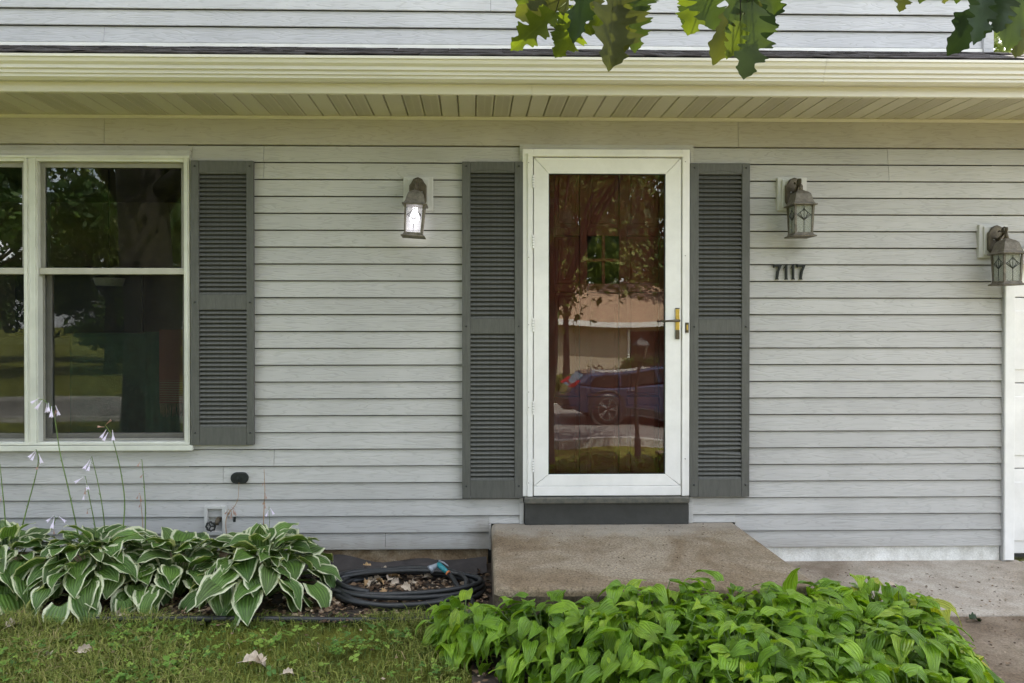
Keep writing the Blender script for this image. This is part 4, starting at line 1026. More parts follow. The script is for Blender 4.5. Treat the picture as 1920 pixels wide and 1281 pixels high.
for k, (cx_, cy_, lb) in enumerate(plants):
    z0 = gz(cy_); h = tag(empty('green_hosta', (cx_, cy_, z0)), lb, 'hosta', GG); stems = MB()
    for (x, y, d) in cells[k]:
        e = .03; H = bed_h(x, y); gx_ = (bed_h(x + e, y) - bed_h(x - e, y)) / (2 * e); gy_ = (bed_h(x, y + e) - bed_h(x, y - e)) / (2 * e)
        steep = min(1.5, math.hypot(gx_, gy_))
        hx_, hy_ = -gx_ + (x - cx_) * 1.1, -gy_ + (y - cy_) * 1.1 - .22
        az = math.atan2(hy_, hx_) + rb.gauss(0, .65)
        layer = rb.random() ** 1.1; zz = max(.03, H - .21 * layer * (H / .33)) + rb.uniform(-.01, .02)
        pitch = R(rb.gauss(8, 24)) - .50 * steep * 1.0 - .12 * layer
        yel = x > 1.72 and d < .16 and rb.random() < .35
        o = link('leaf', rb.choice(leafy if yel else grn_me), h, (x - cx_, y - cy_, zz))
        o.rotation_euler = (rb.gauss(0, .32), -pitch, az); s_ = rb.choice((.42, .55, .62, .68, .74, .84)) * rb.uniform(.92, 1.08); o.scale = (s_, s_ * rb.uniform(.9, 1.15), s_)
        ep = Vector((x - cx_, y - cy_, zz)); bp_ = Vector((ep.x * .35 - math.cos(az) * .03, ep.y * .35 - math.sin(az) * .03, 0)); md = bp_.lerp(ep, .6) + Vector((0, 0, .03))
        if rb.random() < .5: stems.tube([bp_, md, ep], [.003, .0028, .002], 4, False)
    part('stems', stems, M['stem'], h)['kind'] = 'stuff'
# tall upright leaves standing out of the clumps
def upleaf(h, px, py_top, py_bot, Y, me, sc, roll=.2):
    xa, z1_ = P(px, py_top, Y); xb, z0_ = P(px, py_bot, Y)
    o = link('leaf', me, h, (xa - h.location.x, Y - h.location.y, z0_ - h.location.z)); o.rotation_euler = (roll, -R(84), R(-80)); s_ = (z1_ - z0_) / sc; o.scale = (s_, s_, s_)
upleaf(vh[3], 487, 972, 1040, -.5, var_me[5], .14, .1)
for c_, px_, py_ in ((73, 1485, 1060),):
    h = [o for o in bpy.data.objects if o.name.startswith('green_hosta') and abs(o.location.x - 1.50) < .01][0]
    upleaf(h, px_, py_, 1112, -1.33, grn_me[2], .112, .15)
# flower stalks
def flower(parent, p, d, s=1.0, mat=None):
    # trumpet bloom from p along d
    d = Vector(d).normalized(); u = d.orthogonal().normalized(); w = d.cross(u); mb = MB(); rings = []
    for t_, r_ in ((0, .0012), (.25, .0018), (.5, .0030), (.78, .0062), (1, .0088)):
        ring = []
        for k in range(6):
            a = k * math.pi / 3; rr_ = r_ * (1.25 if (k % 2 == 0 and t_ > .7) else .8 if t_ > .7 else 1)
            ring.append(Vector(p) + d * (.052 * s * (t_ + (.12 if (k % 2 == 0 and t_ == 1) else 0))) + (u * math.cos(a) + w * math.sin(a)) * rr_ * s)
        rings.append(ring)
    mb.loft(rings); mb.f = mb.f[:-1]
    return part('flower', mb, mat or M['petal'], parent)
def stalk(h, pts, Y, fl, dry=False, r_=.0040):
    loc = h.location; q = []
    for px, py in pts: x, z = P(px, py, Y); q.append(Vector((x, Y, z)) - loc)
    # smooth the path
    sm = []
    for i in range(len(q) - 1):
        for k in range(4): sm.append(q[i].lerp(q[i + 1], k / 4))
    sm.append(q[-1])
    for _ in range(2): sm = [sm[0]] + [(sm[i-1] + sm[i] * 2 + sm[i+1]) / 4 for i in range(1, len(sm)-1)] + [sm[-1]]
    n = len(sm); s_ = part('flower_stalk', MB().tube(sm, [r_ * (1 - .6 * i / n) for i in range(n)], 5), M['stem_dry'] if dry else M['stem'], h, smooth=True)
    for (px, py, dx, dz, sc) in fl:
        x, z = P(px, py, Y); p_ = Vector((x, Y + rng.uniform(-.012, .012), z)) - loc
        # pedicel
        near = min(sm, key=lambda a: (a - p_).length); part('pedicel', MB().tube([near, p_], .001, 4), M['stem'] if not dry else M['stem_dry'], s_)
        flower(s_, p_ + Vector((0, 0, rng.uniform(-.012, .006))), (dx + rng.uniform(-.25, .25), rng.uniform(-.4, .2), dz), sc * rng.uniform(.8, 1.1), M['petal_dry'] if dry or sc < .8 else None)
    # bracts on the stem
    if not dry:
        for i in range(3, n - 2, 4):
            a = sm[i]; b_ = a + Vector((rng.uniform(-.012, .012), rng.uniform(-.01, .0), .014)); part('bract', MB().tube([a, b_], [.0022, .0004], 4), M['stem'], s_)
A = vh[1]
stalk(A, [(156, 1045), (146, 1000), (128, 915), (112, 850), (104, 790), (98, 765), (82, 750), (72, 748)], -.52,
      [(73, 748, -.7, -.5, .95), (80, 750, -.5, -.8, 1.1), (86, 755, -.3, -.9, 1.15), (91, 757, .0, -1, 1.1), (97, 758, .3, -1, 1.1), (103, 762, .5, -1, 1), (103, 783, .1, .6, .7)])
stalk(A, [(182, 1015), (176, 975), (167, 930), (160, 893)], -.50, [(156, 893, -.7, -.7, .9), (160, 896, 0, -1, .9), (162, 912, .1, -1, .7), (160, 922, -.4, -.9, .8), (165, 955, 0, -1, .6)])
stalk(A, [(197, 1020), (195, 970), (186, 915), (172, 856)], -.46, [(167, 862, -.5, -.8, 1), (172, 866, -.2, -1, .95)])
stalk(A, [(230, 1000), (235, 940), (226, 880), (213, 828), (205, 808), (197, 797)], -.50, [(197, 797, -.7, .1, .7), (200, 803, -.6, -.9, .95), (204, 808, -.2, -1, 1.1), (210, 806, .3, -1, .95), (201, 796, .5, .4, .6)])
stalk(vh[2], [(272, 1010), (273, 950), (270, 905), (266, 862)], -.48, [(264, 862, -.2, -1, .7), (269, 885, -.5, -1, .5)])
stalk(vh[2], [(268, 990), (266, 960), (262, 925)], -.45, [(261, 925, -.2, -1, .55), (262, 932, .2, -1, .55), (264, 940, .1, -1, .5)], dry=True, r_=.002)
stalk(vh[0], [(42, 985), (54, 940), (68, 890), (73, 858), (68, 843)], -.50, [(66, 843, -.6, -.8, .9), (69, 846, -.1, -1, .9), (74, 850, .3, -1, .95), (73, 870, -.3, -1, .6)])
stalk(vh[0], [(10, 985), (8, 950), (3, 905), (0, 870)], -.50, [(3, 930, -.4, -1, .6)])
stalk(vh[0], [(100, 985), (104, 975)], -.44, [(100, 968, -.6, -.5, 1), (104, 966, 0, -1, 1), (110, 968, .6, -.6, .9), (103, 990, 0, -1, .6)])
stalk(vh[3], [(494, 985), (495, 950), (497, 920), (495, 880)], -.40, [(494, 900, -.4, -1, .45), (498, 925, .3, -1, .5), (496, 935, -.3, -1, .5), (497, 945, .3, -1, .5)], dry=True, r_=.0028)
stalk(vh[3], [(504, 1000), (506, 975), (504, 950)], -.36, [(503, 955, -.4, -1, .8), (507, 952, .4, -.9, .85)], r_=.0018)
stalk(vh[3], [(424, 1002), (423, 975), (428, 962), (440, 950), (447, 935), (448, 905)], -.36, [(436 + a, 948 + b_, c, -1, .6) for a, b_, c in ((0, 0, .2), (-4, 3, -.5), (-8, 6, -.7), (2, 5, .1), (-3, 9, -.2), (4, 8, .5), (-1, 12, 0))], dry=True, r_=.0024)
wx, wz_ = P(441, 968, -.03)
part('cable_clip', MB().box(-.006, .008, -.02, -.012, -.03, .01), M['dark'], oc, (P(441, 968)[0] - ox_, 0, P(441, 968)[1] - oz_))

# ================================================================== HOSE, EDGING, FABRIC
hose = tag(empty('garden_hose', (-.33, -.50, .0)), 'black garden hose coiled on the ground left of the step', 'hose')
pts_ = []
NL = 6.4; cx0, cy0 = -.33, -.50
hcx, hcy = .0, .0
rr = random.Random(12); offs = [(rr.uniform(-.05, .05), rr.uniform(-.03, .03), rr.uniform(-.12, .02), rr.uniform(-.10, .03)) for _ in range(9)]
for i in range(int(NL * 36)):
    a = i / 36 * 2 * math.pi; k = i / 36; k0_ = int(k); t_ = k - k0_
    o0, o1 = offs[k0_], offs[k0_ + 1]; mix = [o0[j] * (1 - t_) + o1[j] * t_ for j in range(4)]
    rx_, ry_ = .45 + mix[2], .285 + mix[3]
    z_ = .020 + .0035 * k * 2.2 + .008 * math.sin(a * 1.5 + k)
    pts_.append((hcx + mix[0] + rx_ * math.cos(a + 1.9), hcy + mix[1] + ry_ * math.sin(a + 1.9), max(.016, z_)))
part('hose_tube', MB().tube(pts_, .0138, 8), M['hose'], hose, smooth=True)
nx_, ny_ = PX(832, -.40, 1080), -.36
nx0, nz0 = P(806, 1081, -.36); nx1, nz1 = P(822, 1070, -.38); nx2, nz2 = P(840, 1081, -.44); nx3, nz3 = P(862, 1100, -.6)
def hl(x, y, z): return (x + .33, y + .50, max(z, .02))
part('hose_tube', MB().tube([hl(nx2 + .005, -.435, .085), hl(nx2 + .03, -.47, .07), hl(nx3, -.58, .045), hl(nx3 + .07, -.70, .03), hl(nx3 + .05, -.86, .02)], .0125, 8), M['hose'], hose, smooth=True)
part('nozzle_body', MB().tube([hl(nx1, -.365, .118), hl(nx1 + .02, -.39, .108), hl(nx2 - .004, -.425, .092)], [.016, .015, .013], 10), M['teal'], hose, smooth=True)
part('nozzle_head', MB().tube([hl(nx1 + .004, -.365, .118), hl(nx0 + .022, -.375, .106), hl(nx0 + .008, -.385, .098), hl(nx0, -.388, .094)], [.012, .015, .023, .024], 12), M['greyp'], hose, smooth=True)
part('nozzle_trigger', MB().tube([hl(nx1 + .002, -.36, .135), hl(nx1 + .03, -.38, .132), hl(nx1 + .055, -.40, .118)], [.006, .005, .004], 6), M['greyp'], hose, smooth=True)
part('nozzle_ring', MB().tube([hl(nx2 - .003, -.426, .0915), hl(nx2 + .003, -.432, .088)], .0142, 10), M['orange'], hose)
ed = []
for i in range(120):
    x = -5.4 + i * 5.45 / 119; y = -.895 + .012 * math.sin(x * 1.9) + .006 * math.sin(x * 5); ed.append((x, y, .022 + .006 * math.sin(x * 3.3)))
tag(part('bed_edging', MB().tube(ed, .015, 8), M['hose'], smooth=True), 'black tubular edging between the lawn and the hosta bed', 'edging')
# landscape fabric leaning on the foundation
v = []; f = []; n = 40
fxa, fxb = PX(560, -.1), xl0 - .03
prof = [(-.034, .052), (-.06, .044), (-.11, .034), (-.18, .024), (-.24, .014)]
for i in range(n + 1):
    x = fxa + (fxb - fxa) * i / n
    for j, (y, z) in enumerate(prof): v.append((x, y - .03 * math.sin(x * 9 + j), z + .010 * math.sin(x * 14 + j * 1.3) + .012 * math.sin(x * 5.1)))
m_ = len(prof)
for i in range(n):
    for j in range(m_ - 1): a = i * m_ + j; f.append((a, a + 1, a + m_ + 1, a + m_))
tag(part('landscape_fabric', MB().add(v, f), M['fabric'], smooth=True), 'dark weed barrier fabric creased against the foundation behind the hose', 'fabric sheet')

# ================================================================== LITTER, GRASS, CLOVER
def chips(name, pos, size, mat, curl=.5, kind='stuff', flat=.5, seed=0):
    g_ = np.random.default_rng(seed); n = len(pos)
    # 6 vertex irregular leaf scrap, two quads folded at the middle
    base = np.array([[-1, 0, 0], [-.35, .55, .0], [.45, .5, .0], [1, .05, 0], [.35, -.5, .0], [-.45, -.55, .0]], float)
    vv = np.repeat(base[None], n, 0) * (1 + g_.uniform(-.3, .3, (n, 6, 3)))
    vv[:, :, 2] = np.abs(vv[:, :, 1]) * g_.uniform(-curl, curl * 1.4, (n, 1)) + g_.uniform(-.15, .15, (n, 6))
    vv *= size[:, None, None]
    az = g_.uniform(0, 2 * np.pi, n); tl = g_.normal(0, flat, n); ca, sa_ = np.cos(az), np.sin(az); ct, st2 = np.cos(tl), np.sin(tl)
    x, y, z = vv[..., 0], vv[..., 1], vv[..., 2]
    y2 = y * ct[:, None] - z * st2[:, None]; z2 = y * st2[:, None] + z * ct[:, None]
    X = x * ca[:, None] - y2 * sa_[:, None]; Y = x * sa_[:, None] + y2 * ca[:, None]
    out = np.stack([X, Y, z2], -1) + pos[:, None]
    idx = np.arange(n)[:, None] * 6; fa = np.stack([idx + 0, idx + 1, idx + 2, idx + 3], -1).reshape(-1, 4); fb_ = np.stack([idx + 3, idx + 4, idx + 5, idx + 0], -1).reshape(-1, 4)
    uv = np.repeat(g_.uniform(0, 1, n)[:, None] ** 1.4, 6, 1).reshape(-1); uv = np.stack([uv, uv * 0], -1)
    me = npmesh(name, out.reshape(-1, 3), np.concatenate([fa, fb_]), mat, uv)
    return link(name, me)
def gza(y): return np.array([gz(q) for q in y])
n = 7500
px_ = nrg.uniform(-4.6, .1, n); py_ = nrg.uniform(-.93, -.14, n)
keep = ~((px_ > PX(560, -.1)) & (py_ > -.20) & (nrg.random(n) < .93)); px_, py_ = px_[keep], py_[keep]; n = len(px_)
tag(chips('leaf_litter', np.stack([px_, py_, .012 + nrg.uniform(0, .012, n)], -1), nrg.uniform(.006, .020, n), M['litter'], seed=1), 'brown leaf litter covering the planting bed', 'leaf litter', kind='stuff')
n = 3500
px_ = nrg.uniform(0, 2.1, n); py_ = nrg.uniform(-2.6, -1.18, n)
tag(chips('leaf_litter', np.stack([px_, py_, gza(py_) + .014 + nrg.uniform(0, .012, n)], -1), nrg.uniform(.006, .018, n), M['litter'], seed=2), 'brown leaf litter under the green hostas', 'leaf litter', kind='stuff')
n = 900
px_ = nrg.uniform(-4.2, .6, n); py_ = -nrg.uniform(.93, 2.8, n); mask = ~((px_ > -.3) & (py_ > -2.6)); px_, py_ = px_[mask], py_[mask]; n = len(px_)
tag(chips('leaf_litter', np.stack([px_, py_, gza(py_) + nrg.uniform(.012, .035, n)], -1), nrg.uniform(.004, .012, n), M['litter'], seed=6), 'dry leaf scraps scattered in the lawn', 'leaf litter', kind='stuff')
# crumbs on the concrete
n = 2000
px_ = nrg.uniform(1.55, 3.9, n); py_ = -nrg.uniform(.02, 1.0, n) ** .8 * 2.6
mask = ~((px_ < 2.02) & (py_ < -.88)); px_, py_ = px_[mask], py_[mask]; n = len(px_)
tag(chips('concrete_debris', np.stack([px_, py_, gza(py_) + .016], -1), nrg.uniform(.002, .010, n), M['litter'], seed=3, flat=.2), 'small seeds and leaf crumbs scattered on the walkway', 'debris', kind='stuff')
n = 520
px_ = nrg.uniform(xl0 + .05, xr0 - .05, n); py_ = nrg.uniform(-1.13, -.05, n)
tag(chips('step_debris', np.stack([px_, py_, np.full(n, stz + .003)], -1), nrg.uniform(.002, .0065, n), M['litter'], seed=4, flat=.2), 'small seeds and leaf crumbs scattered on the concrete step', 'debris', kind='stuff')
# grass blades
def grass(n, x0, x1, y0, y1, h0, h1, seed, wid=.0016):
    g_ = np.random.default_rng(seed)
    x = g_.uniform(x0, x1, n); y = g_.uniform(y0, y1, n)
    # patchy
    pat = np.sin(x * 3.1 + 1.3 * np.sin(y * 4)) + np.sin(y * 5.7 + x * 2.3) + np.sin(x * 11 + y * 7) * .6
    keep = g_.random(n) < np.clip(.72 + pat * .22, .2, 1)
    keep &= ~((x > -.02) & (x < 3.9) & (y > -2.62)) & ~((x > 2.0) & (y > -3.62)) & ~(x > 3.35)
    x, y, pat = x[keep], y[keep], pat[keep]; n = len(x)
    h = g_.uniform(h0, h1, n) * (1 + .18 * pat); az = g_.uniform(0, 2 * np.pi, n); ln = g_.uniform(.3, 1.9, n)
    z = gza(y) - .006
    w = wid * g_.uniform(.7, 1.5, n); dx, dy = np.cos(az), np.sin(az)
    p0 = np.stack([x, y, z], -1); sd2 = np.stack([-dy * w, dx * w, 0 * w], -1)
    p1 = p0 + np.stack([dx * h * .25 * ln, dy * h * .25 * ln, h * .6], -1); p2 = p0 + np.stack([dx * h * .85 * ln, dy * h * .85 * ln, h * (1.0 - .3 * ln)], -1)
    V = np.stack([p0 - sd2, p0 + sd2, p1 + sd2 * .8, p1 - sd2 * .8, p2 + sd2 * .12, p2 - sd2 * .12], 1).reshape(-1, 3)
    i6 = np.arange(n) * 6
    Fq = np.concatenate([np.stack([i6, i6 + 1, i6 + 2, i6 + 3], -1), np.stack([i6 + 3, i6 + 2, i6 + 4, i6 + 5], -1)])
    u = np.clip(g_.normal(.42 + .08 * pat, .22), 0, 1); uv = np.repeat(np.stack([u, u * 0], -1), 6, 0)
    return npmesh('grass', V, Fq, M['grass'], uv)
o = link('grass', grass(110000, -4.2, .9, -2.9, -.86, .014, .060, 5, .0021)); tag(o, 'short patchy lawn grass in the foreground', 'grass', kind='stuff')
o = link('grass', grass(70000, -6.5, 4.5, -9.5, -2.9, .03, .07, 6, .003)); tag(o, 'lawn grass running down to the street', 'grass', kind='stuff')
# taller tufts along the edging
o = link('grass', grass(5000, -4.2, .0, -1.0, -.86, .05, .10, 8)); tag(o, 'taller grass blades along the bed edging', 'grass', kind='stuff')
# clover and creeping weeds
def clover(n, seed, s0=.005, s1=.0125):
    g_ = np.random.default_rng(seed); cx_ = g_.uniform(-4.2, .5, 90); cy2 = g_.uniform(-2.9, -.95, 90)
    w = g_.integers(0, 90, n); x = cx_[w] + g_.normal(0, .09, n); y = cy2[w] + g_.normal(0, .06, n)
    keep = (y < -.93) & ~((x > -.05) & (y > -2.6)); x, y = x[keep], y[keep]; n = len(x)
    s = g_.uniform(s0, s1, n); z = gza(y) + g_.uniform(.018, .05, n); V = []; Fq = []; U = []
    ang = g_.uniform(0, 6.28, n); til = g_.uniform(-.5, .5, (n, 2)); uu = g_.random(n)
    lob = np.array([[0, 0], [.55, .5], [1.1, .62], [1.25, .15], [1.25, -.15], [1.1, -.62], [.55, -.5]])
    for l in range(3):
        a = ang + l * 2.094; c, s_ = np.cos(a), np.sin(a)
        X = (lob[None, :, 0] * c[:, None] - lob[None, :, 1] * s_[:, None]) * s[:, None]; Y = (lob[None, :, 0] * s_[:, None] + lob[None, :, 1] * c[:, None]) * s[:, None]
        Z = X * til[:, :1] + Y * til[:, 1:]
        V.append(np.stack([X + x[:, None], Y + y[:, None], Z + z[:, None]], -1).reshape(-1, 3)); U.append(np.repeat(uu, 7))
    V = np.concatenate(V); U = np.concatenate(U); U = np.stack([U, U * 0], -1); Fq = np.arange(len(V)).reshape(-1, 7)
    return npmesh('clover', V, Fq, M['clover'], U)
tag(link('clover', clover(5200, 9)), 'clover and small broad leaved weeds growing in the lawn', 'clover', kind='stuff')

tag(link('lawn_weeds', clover(420, 19, .014, .024)), 'larger broad weed leaves scattered in the lawn', 'weeds', kind='stuff')
# individual dry leaves
def lobed(n=22, L_=.10, Wd=.06, seed=0, depth=.35, curl=.4, teeth=0.0, fold=.15, bend=.6, lobes=4):
    rr = random.Random(seed); v = []; f = []; uv = []; ph = rr.uniform(-.4, .4); nu = 2
    a = 0; c = Vector((0, 0, 0))
    for j in range(n + 1):
        t_ = j / n; env = math.sin(math.pi * (t_ ** .72)) ** .75 if 0 < t_ < 1 else 0
        row = []
        for sgn in (-1, 1):
            lb = 1 - depth * (.5 + .5 * math.cos(2 * math.pi * lobes * t_ + ph + (0.5 if sgn > 0 else 0))) ** 1.7 * (1.1 - .55 * t_)
            th_ = 1 + teeth * math.cos(2 * math.pi * lobes * 3 * t_ + ph * 3 + sgn)
            row.append(Wd * .5 * env * lb * th_)
        ang = -bend * t_; c2 = c
        for q, s_ in enumerate((-1, -.5, 0, .5, 1)):
            w = row[0] if s_ < 0 else row[1]
            lat = w * s_ ; zz = fold * abs(lat) + curl * lat * lat / Wd * math.sin(3 * t_ + ph) + .10 * abs(lat) * math.sin(t_ * 9 + ph)
            v.append(c2 + Vector((-math.sin(ang) * zz, lat, math.cos(ang) * zz))); uv.append((s_ * .9, t_))
        c = c + Vector((math.cos(ang), 0, math.sin(ang))) * (L_ / n)
    for j in range(n):
        for q in range(4): a_ = j * 5 + q; f.append((a_, a_ + 1, a_ + 6, a_ + 5))
    mb = MB().add(v, f, uv)
    mb.tube([(-.22 * L_, 0, .01 * L_), (0, 0, 0), (L_ * .45, 0, -.004 - .13 * L_ * bend)], [.0014, .0014, .0008], 4)
    mb.uv[-12:] = [(0, .5)] * 12
    return mb
def dry(px, py, L_, mat, label, seed, rzv, lift=.03, name='dry_leaf', tilt=.3, z=0):
    L_ *= 1.12
    Y = -1.475 * 0; # solve ground point through the pixel
    for it in range(40):
        pass
    lo, hi = -4.0, -.01
    for it in range(40):
        md = (lo + hi) / 2; zz = P(px, py, md)[1]
        if zz < gz(md) + z: hi = md
        else: lo = md
    Y = (lo + hi) / 2; x = P(px, py, Y)[0]
    o = part(name, lobed(14, L_, L_ * .62, seed, .4, .9, .05, .5, 1.4), mat, None, (x, Y, gz(Y) + z + lift), True); o.rotation_euler = (tilt, -.2, rzv)
    return tag(o, label, 'dead leaf')
ro2 = random.Random(8)
dry(455, 1256, .10, M['pale_leaf'], 'large curled pale dry leaf lying on the lawn at the bottom left of centre', 1, .1, .035)
dry(492, 1258, .07, M['pale_leaf'], 'smaller pale dry leaf touching the large curled one on the lawn', 2, 2.0, .035)
dry(12, 1190, .08, M['pale_leaf'], 'pale dry leaf on the grass at the far left edge', 3, 1.2, .035)
dry(145, 1236, .06, M['pale_leaf'], 'thin pale dry leaf scrap on the lawn left', 4, .3, .035, tilt=.9)
dry(95, 1242, .04, M['pale_leaf'], 'tiny pale dry leaf on the lawn, left of the thin scrap', 5, 2.3, .035)
dry(218, 1168, .07, M['pale_leaf'], 'pale dry leaf upright under the flowering white edged hosta', 6, 1.3, .035, tilt=1.0)
dry(530, 1279, .05, M['pale_leaf'], 'small pale leaf on the lawn at the bottom edge', 7, .3, .035)
for i, (a, b_, c, l_) in enumerate([(712, 1082, .075, 'pale dry oak leaf lying upper left inside the hose coil'), (727, 1098, .085, 'pale dry oak leaf in the middle of the pile inside the hose coil'), (748, 1092, .08, 'tan dry oak leaf on top of the pile inside the hose coil'), (704, 1100, .06, 'pale dry leaf at the lower left of the pile in the coil'), (755, 1108, .07, 'pale dry leaf at the right of the pile in the coil'), (795, 1092, .05, 'pale dry leaf apart from the pile, near the nozzle'), (740, 1062, .04, 'tiny pale leaf on the dark fabric above the hose'), (889, 1052, .06, 'dry leaf standing against the step beside the fabric')]):
    dry(a, b_, c, M['tan_leaf'] if 'tan' in l_ else M['pale_leaf'], l_, 20 + i, i * 1.3, .03, tilt=.5 if i < 7 else 1.3)
for i in range(16):
    dry(715 + ro2.gauss(0, 26), 1094 + ro2.gauss(0, 9), ro2.uniform(.045, .075), M['pale_leaf'] if i % 2 else M['tan_leaf'], ('pale' if i % 2 else 'tan') + ' dry leaf among the heap of leaves inside the hose coil', 60 + i, ro2.uniform(0, 6), .028, tilt=ro2.uniform(-.6, .9))['group'] = ('pale' if i % 2 else 'tan') + ' dry leaves heaped inside the hose coil'
dry(1637, 1099, .05, M['tan_leaf'], 'curled reddish brown leaf on the walkway behind the hostas', 40, .8, .025, tilt=1.2)
dry(1664, 1105, .055, M['pale_leaf'], 'crumpled pale leaf clump on the walkway behind the hostas', 41, 0, .022)
dry(797, 1012, .03, M['tan_leaf'], 'small brown leaf scrap at the foot of the siding', 42, 0, .02)
dry(1818, 1172, .07, M['oak_dark'], 'fallen dark green leaf on the walkway beside the hostas', 43, .2, .03)

# ================================================================== OAK TREE
oak = tag(empty('oak_tree', (-4.3, -5.6, gz(-5.6))), 'big oak whose leafy twigs hang into the top of the picture', 'tree')
OL = oak.location
def loc(p): return Vector(p) - OL
tk = [(0, 0, -.2), (0, 0, .1), (.02, 0, .8), (.05, 0, 2), (.0, .05, 3.4), (-.1, .1, 5.0), (0, .1, 7)]
part('trunk', MB().tube(tk, [.62, .46, .37, .34, .31, .26, .16], 18), M['bark'], oak, smooth=True)
br = [loc((-4.25, -5.55, 3.1)), loc((-3.0, -4.9, 3.75)), loc((-1.6, -4.1, 4.0)), loc((-.2, -3.4, 3.95)), loc((1.2, -2.9, 3.7)), loc((2.6, -2.6, 3.4)), loc((3.4, -2.3, 3.3))]
part('branch', MB().tube(br, [.13, .11, .085, .065, .045, .03, .015], 10), M['bark'], oak, smooth=True)
crown_rng = np.random.default_rng(4)
def crown(centers, nleaf, size, mat, seed, name='crown', spread=.35):
    g_ = np.random.default_rng(seed); C = np.array(centers); w = g_.integers(0, len(C), nleaf)
    pos = C[w] + g_.normal(0, 1, (nleaf, 3)) * spread * np.array([1, 1, .75])
    s = size * g_.uniform(.6, 1.3, nleaf)
    # random frame
    a = g_.normal(0, 1, (nleaf, 3)); a /= np.linalg.norm(a, axis=1)[:, None]; b_ = g_.normal(0, 1, (nleaf, 3)); b_ -= (a * b_).sum(1)[:, None] * a; b_ /= np.linalg.norm(b_, axis=1)[:, None]
    q = np.stack([pos - a * s[:, None], pos + b_ * s[:, None] * .5, pos + a * s[:, None], pos - b_ * s[:, None] * .5], 1).reshape(-1, 3)
    Fq = np.arange(len(q)).reshape(-1, 4)
    u = np.clip(.5 + .22 * g_.normal(0, 1, len(C))[w] + g_.normal(0, .15, nleaf), 0, 1); uv = np.repeat(np.stack([u, u * 0], -1), 4, 0)
    return npmesh(name, q, Fq, mat, uv)
def clumps(n, c, r_, seed, shell=.55):
    g_ = np.random.default_rng(seed); d = g_.normal(0, 1, (n, 3)); d /= np.linalg.norm(d, axis=1)[:, None]; rad = g_.uniform(shell, 1, n) ** .7
    return (np.array(c) + d * rad[:, None] * np.array(r_)).tolist()
cl = clumps(80, (0, -1.2, 7.2), (4.6, 3.6, 2.8), 31)
o = link('crown', crown(cl, 16000, .085, M['tree1'], 32, spread=.42), oak); o['kind'] = 'stuff'
mbb = MB()
for i, c in enumerate(cl[::2]):
    mbb.tube([(0, .05, 3.2 + (i % 5) * .7), (c[0] * .5, c[1] * .5, 4.6 + (c[2] - 4) * .4), tuple(c)], [.10, .05, .012], 6)
part('limbs', mbb, M['bark'], oak, smooth=True)['kind'] = 'stuff'
leaf_specs = [
 (1068, -14, 966, 28, 62, 'oak_olive'), (1042, 22, 958, 92, 50, 'oak_bright'), (1098, 14, 1043, 104, 58, 'oak_bright'), (1100, -22, 1073, 78, 42, 'oak_dark'),
 (1152, -20, 1148, 125, 86, 'oak_olive'), (1176, -6, 1200, 88, 56, 'oak'), (1140, 10, 1112, 60, 42, 'oak_bright'), (1205, -30, 1200, 20, 56, 'oak'), (1020, -30, 1000, 12, 50, 'oak_olive'),
 (1090, -30, 1120, 40, 50, 'oak_olive'), (1165, 5, 1170, 100, 40, 'oak_olive'), (1062, 8, 1042, 82, 34, 'oak'), (985, -25, 972, 6, 40, 'oak_bright'),
 (1322, -30, 1292, 61, 58, 'oak_bright'), (1310, -34, 1340, 48, 60, 'oak'), (1408, -28, 1336, 107, 66, 'oak_olive'), (1385, -34, 1378, 68, 58, 'oak'),
 (1412, 2, 1406, 139, 86, 'oak'), (1425, -30, 1434, 74, 64, 'oak_dark'), (1438, -36, 1455, 22, 54, 'oak'), (1388, 40, 1366, 106, 34, 'oak_bright'), (1402, 20, 1384, 80, 34, 'oak_olive'), (1300, -30, 1284, 45, 36, 'oak'),
 (1698, -40, 1694, 15, 38, 'oak_olive'), (1730, -40, 1728, 6, 34, 'oak'), (1778, -40, 1775, 9, 26, 'oak_olive'), (1800, -40, 1796, 4, 22, 'oak'),
 (1862, -12, 1787, 97, 58, 'oak_dark'), (1848, -8, 1832, 78, 44, 'oak_dark'), (1888, -24, 1872, 58, 56, 'oak_dark'), (1900, -14, 1902, 84, 60, 'oak'), (1925, -20, 1945, 70, 60, 'oak_olive'), (1930, 30, 1912, 98, 44, 'oak_olive'), (1880, -30, 1850, 30, 40, 'oak')]
ro = random.Random(5); twig_pts = {}
for i, (xa, ya, xb, yb_, wp, mk) in enumerate(leaf_specs):
    Y = -2.5 + ro.uniform(-.12, .12)
    p0 = Vector((P(xa, ya, Y)[0], Y, P(xa, ya, Y)[1])); Y2 = Y + ro.uniform(-.05, .05); p1 = Vector((P(xb, yb_, Y2)[0], Y2, P(xb, yb_, Y2)[1]))
    d = p1 - p0; L_ = d.length; s_px = F / (Y + 4.7)
    wd = wp / s_px * 1.25
    mb = lobed(64, L_ * 1.03, wd * 1.05, 100 + i, .72 if i % 3 else .5, ro.uniform(-.6, .6), .09, ro.uniform(-.3, .4), ro.uniform(.1, .45), 3 + (i % 3))
    o = part('leaf', mb, M[mk], oak, None, True)
    xa_ = d.normalized(); nrm = Vector((ro.uniform(-.35, .35), -1, ro.uniform(-.1, .5))); nrm = (nrm - xa_ * nrm.dot(xa_)).normalized(); ya_ = nrm.cross(xa_)
    mt = Matrix((xa_, ya_, nrm)).transposed().to_4x4(); mt.translation = p0 - OL; o.matrix_local = mt
    g_ = 0 if xa < 1250 else 1 if xa < 1500 else 2 if xa < 1820 else 3
    twig_pts.setdefault(g_, []).append(p0)
